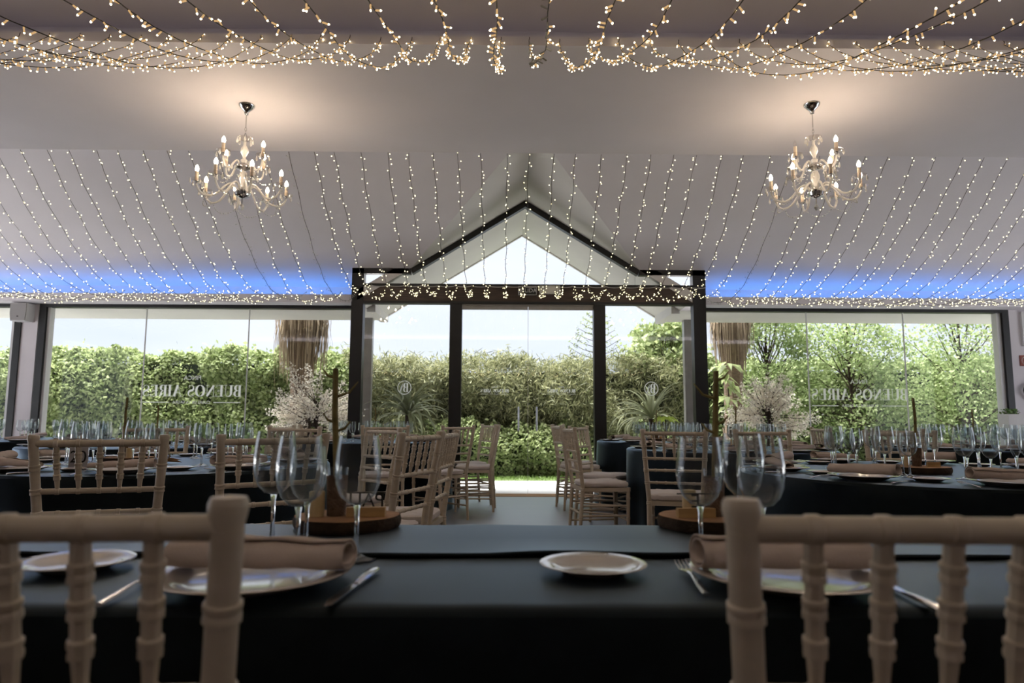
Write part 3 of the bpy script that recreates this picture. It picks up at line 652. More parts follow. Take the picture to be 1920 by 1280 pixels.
def chandelier(label, x, y, z, rz, dead=None):
    t = empty('chandelier', (x, y, z), rz); tag(t, label, 'chandelier', 'crystal chandeliers')
    MB().lathe([(.0001, 0), (.062, 0), (.060, -.012), (.040, -.035), (.018, -.058), (.015, -.078), (.0001, -.082)], 24).build('canopy', chrome, t, True)
    MB().tube([(0, 0, -.08), (0, 0, -.185)], .0045, 8).build('rod', chrome, t, True)
    for i in range(4):
        l = MB().tube([(.007*math.cos(a), 0, .016*math.sin(a)) for a in [k*math.pi/6 for k in range(13)]], .0022, 6, cap=False).build('chain_link', chrome, t, True)
        l.location = (0, 0, -.20-.024*i); l.rotation_euler = (0, 0, i*1.57)
    MB().lathe([(.004, -.30), (.02, -.296), (.045, -.285), (.06, -.272), (.058, -.270), (.04, -.282), (.004, -.294)], 22).build('top_dish', crystalT, t, True)
    MB().lathe([(.001, -.295), (.012, -.30), (.010, -.33), (.026, -.36), (.030, -.385), (.014, -.42), (.011, -.44), (.028, -.455), (.02, -.48), (.001, -.49)], 16).build('upper_column', crystal, t, True)
    MB().lathe([(.001, -.475), (.03, -.48), (.052, -.50), (.055, -.515), (.03, -.53), (.001, -.535)], 20).build('upper_hub', chrome, t, True)
    MB().lathe([(.01, -.54), (.05, -.53), (.075, -.512), (.073, -.508), (.01, -.534)], 20, wave=lambda th, i, r: .003*math.cos(12*th)).build('hub_dish', crystalT, t, True)
    MB().lathe([(.001, -.535), (.02, -.545), (.032, -.575), (.034, -.60), (.016, -.65), (.014, -.67), (.03, -.69), (.001, -.695)], 16).build('lower_column', crystal, t, True)
    MB().lathe([(.001, -.69), (.045, -.695), (.062, -.715), (.055, -.74), (.02, -.755), (.001, -.76)], 22).build('lower_hub', chrome, t, True)
    MB().tube([(0, 0, -.755), (0, 0, -.80)], .005, 8).build('bottom_stem', chrome, t)
    MB().lathe([(.0005, -.80), (.012, -.812), (.018, -.83), (.010, -.848), (.0005, -.855)], 8).build('crystal_ball', crystal, t)
    k = 0
    for cnt, me, rr, zz, off in ((8, arm_lo, .33, -.685, .2), (4, arm_hi, .20, -.46, .75)):
        for i in range(cnt):
            a = off+i*2*math.pi/cnt; ar = link('arm', me, t, (0, 0, 0), (0, 0, a))
            link('cup', cup, ar, (rr, 0, zz)); link('drip_dish', dish, ar, (rr, 0, zz)); link('candle_sleeve', sleeve, ar, (rr, 0, zz+.002))
            if k != dead: link('bulb', flame, ar, (rr, 0, zz+.076))
            else: link('bulb', OFFB, ar, (rr, 0, zz+.076))
            for j in range(4):
                b = j*1.57+.4; link('crystal_drop', drop, ar, (rr+.049*math.cos(b), .049*math.sin(b), zz+.012))
            k += 1
    for i in range(8):
        b = i*.785; link('crystal_drop', drop, t, (.057*math.cos(b), .057*math.sin(b), -.274))
    for i in range(8):   # bead swags between lower arms
        a0 = .2+i*.785; a1 = a0+.785; mb = MB()
        for q in range(13):
            u = q/12; a = a0+(a1-a0)*u; r = .23+.05*math.cos((u-.5)*2); z = -.775-.055*4*u*(1-u)
            mb.lathe([(.0002, .0055), (.005, .0028), (.005, -.0028), (.0002, -.0055)], 6, (r*math.cos(a), r*math.sin(a), z))
        mb.build('bead_swag', crystal, t)
    for i in range(8):
        a = .6+i*.785; mb = MB()
        for q in range(9):
            u = q/8; r = .065+.10*u; z = -.52-.20*u*(1.4-u*.8)
            mb.lathe([(.0002, .005), (.0045, .0025), (.0045, -.0025), (.0002, -.005)], 6, (r*math.cos(a), r*math.sin(a), z))
        mb.build('bead_chain', crystal, t)
    return t
OFFB = MB().lathe([(.006, 0), (.0125, .010), (.0145, .022), (.011, .036), (.005, .048), (.0005, .054)], 10).mesh('flame_off', crystalT, True)
c1 = atZ(463, 197, SLAB); c2 = atZ(1522, 195, SLAB)
chandelier('crystal chandelier hanging from the ceiling at left', c1.x, c1.y, SLAB, .35)
chandelier('crystal chandelier with one unlit candle hanging at right', c2.x, c2.y, SLAB, 1.25, dead=9)

# ------------------------------------------------------------------ fairy light strings
def bulb_xform(p, d): 
    z = d.normalized(); x = z.orthogonal().normalized(); y = z.cross(x); return Matrix(((x.x, y.x, z.x, p.x), (x.y, y.y, z.y, p.y), (x.z, y.z, z.z, p.z), (0, 0, 0, 1)))
nb = MB(); nb.lathe([(.0012, 0), (.0034, .003), (.0033, .021)], 6, mi=0); nb.lathe([(.0033, .021), (.0030, .0235), (.0020, .0255), (.0003, .0265)], 6, mi=1)
near_bulb = nb.mesh('bulb_shape', [ledbody, tipE])
nb_off = MB(); nb_off.lathe([(.0012, 0), (.0034, .003), (.0036, .019), (.0042, .022), (.0034, .026), (.0003, .028)], 6)
near_bulb_off = nb_off.mesh('bulb_off_shape', ledoff)
def nth(i):
    k = abs(i); sfx = 'th' if 10 <= k % 100 <= 20 else {1: 'st', 2: 'nd', 3: 'rd'}.get(k % 10, 'th')
    return 'exactly at the middle' if i == 0 else f'{k}{sfx} to the {"left" if i < 0 else "right"} of the middle one'
x0 = atZ(938, 75, 3.53).x
for i in range(-19, 20):
    X = x0+i*.197+rnd.uniform(-.008, .008)
    if abs(X) > 3.65: continue
    off = i in (1,)
    Y0 = .4+rnd.uniform(-.15, .15); z0 = 2.17+rnd.uniform(-.05, .05); hk = (SN-.025, 3.515+rnd.uniform(-.01, .005)); pw_ = 2.6
    A = (hk[1]-.05-z0)/abs(hk[0]-Y0)**pw_
    f_ = lambda Y: z0+A*abs(Y-Y0)**pw_
    pts = []; N = 46; wob = rnd.uniform(0, 6)
    for k in range(N+1):
        u = k/N; Y = -3.3+(hk[0]+3.3)*u
        pts.append((X+.012*math.sin(k*.9+wob), Y, min(f_(Y), 3.62)))
    pts[-1] = (X, hk[0], hk[1]-.035); pts += [(X+.004, hk[0], hk[1]-.015), (X, hk[0]+.012, hk[1])]
    t = empty('fairy_light_string', (X, hk[0], hk[1])); o_ = Vector((X, hk[0], hk[1]))
    if off: tag(t, 'mostly unlit strand of fairy lights near the middle overhead', 'string lights', 'fairy light strands overhead')
    else: tag(t, 'warm fairy light strand overhead near us, '+nth(i), 'string lights', 'fairy light strands overhead')
    MB().tube([Vector(p)-o_ for p in pts], .0022, 5).build('wire', wire_m, t)
    # bulbs along the visible stretch
    P = [Vector(p) for p in pts]; s = 0; nxt = rnd.uniform(0, .05); over = MB()
    for a, b in zip(P[:-1], P[1:]):
        L = (b-a).length
        while nxt < s+L:
            q = a+(b-a)*((nxt-s)/L)
            if q.y > 1.7:
                for _ in range(1):
                    d = Vector((rnd.gauss(0, 1), rnd.gauss(0, .5), rnd.gauss(-.5, .8)))
                    bl = bpy.data.objects.new('bulb', near_bulb_off if (off and rnd.random() < .7) else near_bulb); COL.objects.link(bl); bl.parent = t
                    bl.matrix_local = bulb_xform(q-o_, d)
            elif -1.2 < q.y:
                d = Vector((rnd.gauss(0, 1), rnd.gauss(0, .5), rnd.gauss(-.5, .8))); M_ = bulb_xform(q-o_, d)
                src = nb_off if off else nb
                over.v += [tuple(M_ @ Vector(v)) for v in src.v]; k0 = len(over.v)-len(src.v)
                over.f += [tuple(i_+k0 for i_ in f) for f in src.f]; over.m += src.m
            nxt += rnd.uniform(.03, .075)
        s += L
    over.build('overhead_bulbs', ledoff if off else [ledbody, tipE], t)['kind'] = 'stuff'
xf = atZ(949, 290, SLAB).x
for i in range(-31, 32):
    X = xf+i*.224+rnd.uniform(-.012, .012)
    if X < -7.4 or X > 7.6: continue
    door = -2.0 < X < 2.6
    off = i in (-9, -12, 12)
    h = Vector((X, 8.955 if door else 9.145, 2.765 if door else 2.70)); a = Vector((X+rnd.uniform(-.02, .02), SF+.012, SLAB-.0))
    t = empty('fairy_light_string', h)
    where = 'over the glass doors' if door else ('above the left window' if X < 0 else 'above the right window')
    lab = ('unlit fairy light strand ' if off else 'warm fairy light strand ')+where+', '+nth(i)
    tag(t, lab, 'string lights', 'fairy light strands '+where)
    zm = 2.43+rnd.uniform(-.035, .03)+(.05 if door else 0); Ym = 7.95+(-.0 if not door else 0); pts = []; N = 40
    for k in range(N+1):
        u = k/N; Y = a.y+(h.y-a.y)*u
        if Y < Ym: z = zm+(a.z-zm)*((Ym-Y)/(Ym-a.y))**1.75
        else: z = zm+(h.z-zm)*((Y-Ym)/(h.y-Ym))**2.6
        pts.append(Vector((a.x+(h.x-a.x)*u+.006*math.sin(k*1.1+i), Y, z)))
    pts.append(h+Vector((0, .02, .012)))
    MB().tube([p-h for p in pts], .0026, 4).build('wire', wire_m, t)
    mb = MB(); s = 0; nxt = .02
    for p, q in zip(pts[:-1], pts[1:]):
        L = (q-p).length
        while nxt < s+L:
            c = p+(q-p)*((nxt-s)/L)-h
            d = Vector((rnd.gauss(0, 1), rnd.gauss(0, .4), rnd.gauss(-.1, .8))).normalized(); e = c+d*rnd.uniform(.016, .034)
            mb.tube([c, e], .0022, 3, mi=0, cap=False)
            mb.lathe([(.0005, -.0055), (.0052, -.0025), (.0052, .0025), (.0005, .0055)], 5, e, mi=1)
            nxt += rnd.uniform(.03, .085)
        s += L
    bo = mb.build('bulbs', [wire_w if door else lime, ledoff if off else tipE2], t); bo['kind'] = 'stuff'
mb = MB()
for i in range(-9, 12):   # white feed cable looping along the header
    X = xf+i*.224
    if -2.0 < X < 2.5:
        mb.tube([(X+.224*k/10, YP-.016, 2.765-.018*math.sin(math.pi*k/10)**.5) for k in range(11)], .006, 5)
tag(mb.build('feed_cable', wire_w), 'white feed cable running along the door header', 'cable')

# ------------------------------------------------------------------ chairs
def post_rings(path, r, rings, n=12):
    P = [Vector(p) for p in path]; out = []; rad = []
    zs = sorted(set([p.z for p in P]+[z+d for z in rings for d in (-.011, -.009, -.004, 0, .004, .009, .011)]))
    for z in zs:
        for a, b in zip(P[:-1], P[1:]):
            if a.z-1e-6 <= z <= b.z+1e-6:
                out.append(a+(b-a)*((z-a.z)/(b.z-a.z))); break
        else: continue
        rr = r(z) if callable(r) else r
        for zr in rings:
            if abs(z-zr) < .0095: rr += .0028 if abs(z-zr) > .003 and abs(z-zr) < .0095 else .0012
        rad.append(rr)
    return out, rad
def rail(x0, x1, y, z, r, rings=0):
    pts = []; rad = []; N = 5
    xs = [x0+(x1-x0)*k/(N+1) for k in range(1, N+1)] if rings else []
    prof = [(x0, r)]
    for x in xs: prof += [(x-.008, r), (x-.006, r+.002), (x+.006, r+.002), (x+.008, r)]
    prof.append((x1, r))
    return MB().tube([(x, y, z) for x, _ in prof], [q for _, q in prof], 10)
Hc = .935
def make_chair():
    t = empty('chiavari_chair')
    bx = lambda z: .178+.032*max(0, (z-.45)/.48)   # half width of the back
    by = lambda z: -.195-.075*max(0, (z-.45)/.48)**1.15 if z > .45 else -.195-.03*(1-z/.45)
    zs = [0, .15, .3, .45, .55, .65, .75, .85, Hc-.03]
    for s in (-1, 1):
        path = [(s*bx(z), by(z), z) for z in zs]
        P, Rd = post_rings(path, lambda z: .0125+.004*min(1, z/.35), [.2, .43, .57, .655, .735, .82])
        top = Vector(P[-1]); mb = MB().tube(P, Rd, 12)
        mb.lathe([(.0155, -.004), (.0165, .004), (.0195, .018), (.0195, .024), (.017, .030), (.0003, .032)], 14, top)
        mb.build('back_leg', chairm, t, True)
        mb = MB(); P, Rd = post_rings([(s*.175, .185, 0), (s*.185, .185, .43)], lambda z: .0115+.006*z/.43, [.2, .36]); mb.tube(P, Rd, 12); mb.build('front_leg', chairm, t, True)
    for z, r, rg in ((.905, .0135, 1), (.735, .0105, 1), (.655, .0095, 1), (.57, .0095, 1)):
        rail(-bx(z), bx(z), by(z), z, r, rg).build('back_rail', chairm, t, True)
    for k in range(5):
        u = (k-2)/2.5*.83; P = [(u*bx(z), by(z), z) for z in (.735, .77, .82, .87, .905)]
        Q, Rd = post_rings(P, lambda z: .0065+.0035*min(1, max(0, (z-.735)/.05)), [.785, .825, .862])
        MB().tube(Q, Rd, 8).build('baluster', chairm, t, True)
    fr = [(-.185, -.20), (.185, -.20), (.205, .19), (.19, .205), (-.19, .205), (-.205, .19)]
    MB().prism([(x, y, .415) for x, y in fr], (0, 0, .03)).build('seat_frame', chairm, t)
    # soft cushion
    mb = MB(); ring = []; n = 40
    def sq(th, sx, sy): c, s = math.cos(th), math.sin(th); return (sx*math.copysign(abs(c)**.35, c), sy*math.copysign(abs(s)**.35, s))
    lay = [(.0, .445, .0), (.90, .445, 0), (.985, .455, 0), (1, .468, 0), (.985, .481, 0), (.93, .489, 0), (.6, .494, 0), (.02, .495, 0)]
    V = []
    for k, z, _ in lay:
        for j in range(n):
            x, y = sq(2*math.pi*j/n, .2*max(k, .001), .2*max(k, .001)); V.append((x*(1+.06*y/.2), y+.005, z+(.003*math.sin(9*x*12+y*20) if k > .5 else 0)))
    mb.add(V, [(i*n+j, i*n+(j+1) % n, (i+1)*n+(j+1) % n, (i+1)*n+j) for i in range(len(lay)-1) for j in range(n)]); mb.build('cushion', cushionm, t, True)
    for s in (-1, 1):
        for z in (.14, .22, .30): MB().tube([(s*.182, -.21, z), (s*.182, .185, z)], .0085, 8).build('side_stretcher', chairm, t, True)
    for z in (.18, .28): rail(-.18, .18, .185, z, .0085, 1).build('front_stretcher', chairm, t, True)
    rail(-.18, .18, -.212, .24, .0085, 1).build('back_stretcher', chairm, t, True)
    return register(t)
CH0 = make_chair(); used = [False]
def place_chair(x, y, ang, label, group):
    if not used[0]: c = CH0; used[0] = True
    else: c = copy_tree(CH0)
    c.location = (x, y, 0); c.rotation_euler = (0, 0, ang-math.pi/2)
    return tag(c, label, 'chair', group)
def table_chair(tc_, a, dback, label, twist=0):
    d = dback-.25; x, y = tc_[0]+d*math.cos(R(a)), tc_[1]+d*math.sin(R(a))
    return place_chair(x, y, R(a+180+twist), label, 'chiavari chairs around the tables')

# ------------------------------------------------------------------ tableware prototypes
def proto(t): return register(t)
def glass_proto(name, bowl, zs, foot_r, parts=True):
    t = empty(name)
    out = bowl; inn = [(max(r-.0011, .0004), z+.0008) for r, z in bowl[:-1]]+[(bowl[-1][0]-.0009, bowl[-1][1]-.0003)]
    mbB = MB().lathe(out+inn[::-1], 26)
    mbS = MB().lathe([(.0052, .010), (.0042, .022), (.0036, .05), (.0042, zs-.012), (.0068, zs-.001), (.004, zs+.0015), (.0002, zs+.002)], 12)
    mbF = MB().lathe([(.0002, 0), (foot_r, 0), (foot_r, .0018), (foot_r*.6, .0035), (.012, .0062), (.0055, .011), (.0002, .0112)], 26)
    if parts: mbB.build('bowl', glassT, t, True); mbS.build('stem', glassS, t, True); mbF.build('foot', glassS, t, True); return proto(t)
    bpy.data.objects.remove(t)
    m = MB(); m.add(mbB.v, mbB.f, 0); m.add(mbS.v, mbS.f, 1); m.add(mbF.v, mbF.f, 1)
    return m.mesh(name, [glassT, glassS], True)
big = [(.004, .094), (.018, .098), (.031, .111), (.039, .130), (.0418, .150), (.0412, .170), (.0388, .192), (.0352, .217)]
med = [(.004, .088), (.015, .092), (.026, .104), (.0325, .121), (.0345, .140), (.0335, .160), (.0305, .190)]
flu = [(.004, .085), (.010, .092), (.018, .110), (.0225, .135), (.0235, .160), (.0225, .185), (.0205, .212)]
GP = {}
for k, (b, z, f) in dict(large=(big, .095, .037), small=(med, .089, .033), slim=(flu, .086, .031)).items():
    GP[k] = glass_proto('wine_glass' if k != 'slim' else 'champagne_flute', b, z, f, True)
    GP[k+'_far'] = glass_proto('wine_glass' if k != 'slim' else 'champagne_flute', b, z, f, False)
KN = dict(large='large clear wine glass', small='smaller clear wine glass', slim='slim clear champagne flute')
used_p = set()
def put(pk, loc, rz=0, label=None, cat=None, group=None, scale=1):
    if isinstance(pk, bpy.types.Mesh):
        o = link(pk.name.split('.')[0], pk); 
    elif pk.name in used_p: o = copy_tree(pk)
    else: o = pk; used_p.add(pk.name)
    o.location = loc; o.rotation_euler = (0, 0, rz); o.scale = (scale,)*3
    return tag(o, label, cat, group)
plate_me = MB().lathe([(.0003, .004), (.085, .004), (.095, .006), (.105, .0125), (.138, .019), (.1395, .0205), (.138, .0212), (.104, .016), (.093, .0095), (.083, .0075), (.0003, .0075)], 48).mesh('dinner_plate', porc, True)
plate_me2 = MB().lathe([(.0003, .0005), (.08, .0005), (.085, .004), (.0003, .004)], 32).mesh('plate_base', porc, True)
bread_me = MB().lathe([(.0003, .001), (.05, .001), (.055, .004), (.064, .009), (.086, .0150), (.0875, .0162), (.086, .0168), (.063, .012), (.05, .0065), (.0003, .0065)], 44).mesh('bread_plate', porc, True)
def plate_proto():
    t = empty('dinner_plate'); link('dish', plate_me, t); link('foot_ring', plate_me2, t); return proto(t)
def napkin_mesh(L=.28, rad=.034, taper=.75, turns=1.7, flat=.72):
    nu, nv = 44, 14; V = []
    for j in range(nv+1):
        v = j/nv; k = taper+(1-taper)*(1-v); 
        for i in range(nu+1):
            u = i/nu; th = u*turns*2*math.pi-1.9; r = rad*k*(.62+.38*u)
            lift = rad*k*flat
            V.append(((v-.5)*L*(1-.02*math.sin(th)), r*math.cos(th)*1.25, lift+r*math.sin(th)*flat+.0015*math.sin(v*17+th*2)))
    Fc = [(j*(nu+1)+i, j*(nu+1)+i+1, (j+1)*(nu+1)+i+1, (j+1)*(nu+1)+i) for j in range(nv) for i in range(nu)]
    return MB().add(V, Fc)
def solid(o, t): md = o.modifiers.new('thickness', 'SOLIDIFY'); md.thickness = t; md.offset = 0; return o
nap_me = napkin_mesh().mesh('napkin', napm, True); nap_me_b = napkin_mesh(.27, .036, .55, 1.5, .6).mesh('napkin', napm, True)
def fork_proto():
    t = empty('fork')
    MB().tube([(0, -.10, .004), (0, -.06, .006), (0, 0, .010), (0, .02, .009)], [.006, .0055, .0028, .004], 8, flat=.45).build('handle', steel, t, True)
    MB().prism([(-.004, .018, .007), (.004, .018, .007), (.011, .038, .006), (.0115, .050, .006), (-.0115, .050, .006), (-.011, .038, .006)], (0, 0, .002)).build('head', steel, t)
    for k in range(4): x = -.0097+.00645*k; MB().tube([(x, .048, .007), (x, .075, .0085), (x*.95, .095, .0125)], [.0018, .0016, .0008], 5).build('tine', steel, t)
    return proto(t)
def knife_proto():
    t = empty('knife')
    MB().tube([(0, -.11, .005), (0, -.09, .006), (0, -.03, .006), (0, -.005, .005)], [.006, .008, .0065, .005], 8, flat=.55).build('handle', steel, t, True)
    MB().prism([(-.005, -.004, .0045), (.005, -.004, .0045), (.0085, .03, .0045), (.009, .085, .0045), (.003, .115, .0045), (-.005, .105, .0045), (-.005, .03, .0045)], (0, 0, .0015)).build('blade', steel, t)
    return proto(t)
PLATE, FORK, KNIFE = plate_proto(), fork_proto(), knife_proto()

def setting(c, ang, rad, where, tname, near=True, glasses=('large', 'small', 'slim'), j=0, forks=True, TZ=.75, chairside=None, kn=True):
    """one place at a round table"""
    a = R(ang); er = Vector((math.cos(a), math.sin(a), 0)); et = Vector((-math.sin(a), math.cos(a), 0))   # et: to the sitter's right when facing the centre is -et
    def pos(r, t, z=0): q = Vector((c[0], c[1], TZ+.001+z))+er*r+et*t; return q
    rzp = a+math.pi/2
    g = tname
    if near: put(PLATE, pos(rad-.16, 0), rzp, f'white dinner plate at the {where} place of the {tname}', 'plate', 'dinner plates')
    else: put(plate_me, pos(rad-.16, 0, -.003), rzp, f'white dinner plate at the {where} place of the {tname}', 'plate', 'dinner plates')
    o = put(nap_me if j % 2 else nap_me_b, pos(rad-.16, 0, .0225 if near else .019), rzp+rnd.uniform(-.12, .12)+(math.pi if j % 3 == 0 else 0), f'beige rolled napkin at the {where} place of the {tname}', 'napkin', 'rolled napkins'); solid(o, .002)
    if near:
        put(bread_me, pos(rad-.30, -.235), 0, f'small white bread plate at the {where} place of the {tname}', 'bread plate', 'bread plates', .92)
        put(FORK, pos(rad-.11, -.162), rzp, f'steel fork at the {where} place of the {tname}', 'fork', 'forks', .95)
        put(KNIFE, pos(rad-.13, .165), rzp, f'steel knife at the {where} place of the {tname}', 'knife', 'knives', .95)
    for i, k in enumerate(glasses):
        dr, dt = ((.45, -.03), (.46, .07), (.535, .02))[i]
        q = pos(rad-dr+rnd.uniform(-.008, .008), dt+rnd.uniform(-.006, .006))
        put(GP[k if near else k+'_far'], q, rnd.uniform(0, 6), f'{KN[k]} at the {where} place of the {tname}', 'wine glass', 'glasses on the tables', rnd.uniform(.98, 1.03))
DIRS = ['right', 'back right', 'back', 'back left', 'left', 'front left', 'front', 'front right']
DIRS16 = ['right', 'right back', 'back right', 'back right middle', 'back', 'back left middle', 'back left', 'left back', 'left', 'left front', 'front left', 'front left middle', 'front', 'front right middle', 'front right', 'right front']
def round_cloth(c, rr, label, seed):
    r_ = random.Random(seed); ph = [r_.uniform(0, 6) for _ in range(4)]; TZ = .75
    prof = [(.001, TZ)]+[(rr*k/5, TZ) for k in range(1, 5)]+[(rr-.03, TZ), (rr-.010, TZ-.003), (rr, TZ-.014), (rr+.003, TZ-.06), (rr+.008, TZ-.2), (rr+.012, TZ-.4), (rr+.016, TZ-.6), (rr+.02, .006)]
    def wave(th, i, r):
        if i < 8: return 0
        k = (i-7)/5; return k*.024*(math.sin(11*th+ph[0])+.7*math.sin(17*th+ph[1])+.5*math.sin(7*th+ph[2]))*.6
    o = MB().lathe(prof, 150, (0, 0, 0), wave=wave).build('tablecloth', cloth, None, True); o.location = (c[0], c[1], 0)
    return tag(o, label, 'tablecloth', 'round black tablecloths')
def slice_proto(rr, th):
    t = empty('wood_slice'); n = 40; V0 = [(rr*(1+.03*math.sin(3*a+1)+.015*math.sin(7*a))*math.cos(a), rr*(1+.03*math.sin(3*a+1)+.015*math.sin(7*a))*.93*math.sin(a)) for a in [2*math.pi*k/n for k in range(n)]]
    mb = MB(); lay = [(.97, 0), (1.0, th*.25), (1.01, th*.6), (.985, th)]; V = [(x*k, y*k, z) for k, z in lay for x, y in V0]
    mb.add(V, [(i*n+j, i*n+(j+1) % n, (i+1)*n+(j+1) % n, (i+1)*n+j) for i in range(3) for j in range(n)]); mb.build('bark', barkm, t, True)
    MB().prism([(x*.975, y*.975, th*.3) for x, y in V0], (0, 0, th*.72)).build('cut_face', woodslice, t); return proto(t)
SLICE = slice_proto(.118, .026)
def twig_proto(h, lean):
    t = empty('twig'); MB().tube([(0, 0, .01), (lean*.3, 0, h*.35), (lean*.8, .004, h*.7), (lean, 0, h)], [.0075, .007, .0068, .0062], 9).build('stem', twigm, t, True)
    for u, s, l in ((.62, 1, .03), (.56, -1, .032), (.80, -1, .05), (.93, 1, .03)):
        MB().tube([(lean*u, 0, h*u), (lean*u+s*l*.6, 0, h*u+l*.2), (lean*u+s*l, 0, h*u+l*.7)], [.004, .003, .0012], 6).build('spur', twigm, t)
    return proto(t)
TWIG = twig_proto(.325, .012)
def vase_proto():
    t = empty('vase'); MB().lathe([(.0003, 0), (.0205, 0), (.0235, .088), (.0215, .088), (.0185, .004), (.0003, .004)], 20).build('cup', jutem, t, True)
    MB().lathe([(.022, .08), (.0245, .105), (.0235, .105), (.021, .08)], 20).build('rim', glassT, t, True); return proto(t)
VASE = vase_proto()
block_me = MB().box((-.028, -.009, 0), (.028, .009, .022)).mesh('wooden_block', blockm)
cand_me = MB().lathe([(.0003, 0), (.0165, 0), (.0165, .05), (.015, .052), (.0003, .050)], 14).mesh('candle', waxm, True)
def centrepiece(x, y, tname, rz=0, z=.75, twig=True, sc=1.0, tw=None, block=True, candle=True):
    put(SLICE, (x, y, z+.001), rz, f'dark-barked wood slice at the middle of the {tname}', 'wood slice', 'table centrepieces', sc)
    zz = z+.001+.0265*sc; c, s = math.cos(rz), math.sin(rz)
    def q(dx, dy): return (x+c*dx-s*dy, y+s*dx+c*dy, zz)
    put(VASE, q(-.005, .02), 0, f'brown wrapped vase on the wood slice of the {tname}', 'vase', 'table centrepieces')
    if twig: put(TWIG, (q(-.005, .02)[0], q(-.005, .02)[1], zz+.004), tw if tw is not None else rnd.uniform(0, 6), f'bare twig standing in the vase of the {tname}', 'twig', 'table centrepieces')
    if block: put(block_me, q(.055, -.02), rz+.1, f'small wooden block on the wood slice of the {tname}', 'block', 'table centrepieces')
    if candle: put(cand_me, q(-.06, -.01), 0, f'short cream candle on the wood slice of the {tname}', 'candle', 'table centrepieces')

# ------------------------------------------------------------------ round tables
TABLES = dict(
 t1=((-1.9, 3.85), .90, '20-card table', -76, 9, True),
 t2=((2.1, 3.4), .90, 'near right table', -101, 9, True),
 t3=((-1.5, 7.75), .88, 'left door table', -72, 8, False),
 t4=((1.95, 6.0), .88, 'right aisle table', -100, 9, False),
 t5=((1.88, 8.05), .80, 'right door-post table', -90, 8, False),
 t6=((-3.35, 6.25), .88, 'left lettering table', -60, 8, False),
 t7=((-5.3, 7.7), .88, 'pillar table', -60, 8, False),
 t9=((4.45, 6.5), .88, 'right lettering table', -100, 9, False))
for key, (c, rr, nm, a0, ns, near) in TABLES.items():
    round_cloth(c, rr, f'black cloth draped to the floor over the {nm}', sum(map(ord, key)))
    for j in range(ns):
        a = a0+j*360/ns; aa = a % 360
        wh = DIRS16[int((aa+11.25)//22.5) % 16]
        setting(c, a, rr, wh, nm, near, j=j+(key == 't2')*1, glasses=('large', 'small', 'slim'))
for key, (dx, dy) in dict(t2=(-.10, -.08), t3=(.05, 0), t4=(.1, .05), t5=(-.1, 0), t6=(.15, .1), t9=(-.05, -.1)).items():
    c, rr, nm = TABLES[key][:3]; centrepiece(c[0]+dx, c[1]+dy, nm, rnd.uniform(-.3, .3), sc=1.15)
# the 20-card table: card, candle, twig and dried leaves
c, rr, nm = TABLES['t1'][:3]
put(SLICE, (-2.08, 3.84, .751), .4, f'dark-barked wood slice at the middle of the {nm}', 'wood slice', 'table centrepieces', 1.1)
put(VASE, (-2.13, 3.88, .7797), 0, f'brown wrapped vase on the wood slice of the {nm}', 'vase', 'table centrepieces')
put(TWIG, (-2.13, 3.88, .784), 2.0, f'bare twig standing in the vase of the {nm}', 'twig', 'table centrepieces')
put(cand_me, (-2.05, 3.79, .7797), 0, f'short cream candle on the wood slice of the {nm}', 'candle', 'table centrepieces')
p = atY(147, 855, 3.35); cd = empty('table_card', (p.x, 3.35, .751)); tag(cd, 'white card with the number 20 standing on the left round table', 'table card')
MB().prism([(-.045, 0, 0), (.045, 0, 0), (.045, .0, .145), (-.045, .0, .145)], (0, .003, 0)).build('card', mat('card_paper', (.45, .44, .46), .8), cd)
text_mesh('20', .082, blackpaint, 'number', cd, (0, -.001, .055)); MB().box((-.012, -.001, .112), (.022, 0, .116)).build('line', blackpaint, cd)
p = atZ(303, 866, .76); dl = empty('dried_leaves', (p.x, p.y, .751)); tag(dl, 'brown dried leaves and seed heads on the table with the 20 card', 'dried leaves')
drym = leaf_mat('dry_brown_leaf', (.16, .08, .035), (.30, .17, .08), .2, .9)
for i in range(7):
    a = i*.9; cc, ss = math.cos(a), math.sin(a)
    MB().add([(0, 0, .012), (.05*cc-.022*ss, .05*ss+.022*cc, .03), (.05*cc+.022*ss, .05*ss-.022*cc, .02), (.11*cc, .11*ss, .008+.01*(i % 2))], [(0, 2, 3, 1)]).build('leaf', drym, dl)
MB().lathe([(.0003, 0), (.012, 0), (.012, .014), (.0003, .014)], 8).build('stalk_bundle', barkm, dl)
leaves('seed_heads', np.array([[rnd.gauss(0, .022), rnd.gauss(0, .022), .03+abs(rnd.gauss(0, .022))] for _ in range(160)]), .008, .006, drym, dl)

tc1, tc2, tc3, tc4, tc5, tc6, tc9 = (TABLES[k][0] for k in ('t1', 't2', 't3', 't4', 't5', 't6', 't9'))
table_chair(tc1, -72, 1.39, 'chair with its back to us in front of the 20 card')
table_chair(tc1, -46, 1.43, 'chair mostly hidden behind the left group of near glasses', twist=-8)
table_chair(tc1, -19, 1.57, 'chair on the left of the aisle, nearest to us')
table_chair(tc1, 1, 1.58, 'chair on the left of the aisle, second from us', twist=-8)
table_chair(tc1, 42, 1.40, 'chair at the back right of the left round table, facing us')
table_chair(tc1, 78, 1.42, 'chair behind the left round table, right of centre')
table_chair(tc1, 118, 1.45, 'chair behind the left round table, seen between the glasses')
table_chair(tc2, 65, 1.42, 'chair behind the nearest right round table, facing us')
table_chair(tc2, 102, 1.42, 'chair at the back left of the nearest right round table')
table_chair(tc4, -124, 1.56, 'chair with its back to us behind the near right glasses', twist=18)
table_chair(tc4, 188, 1.41, 'side-on chair right of the aisle with a clear white cushion')
table_chair(tc4, 150, 1.41, 'side-on chair tucked behind the clear right aisle chair')
table_chair(tc5, 190, 1.30, 'chair right of the aisle in front of the hedge view')
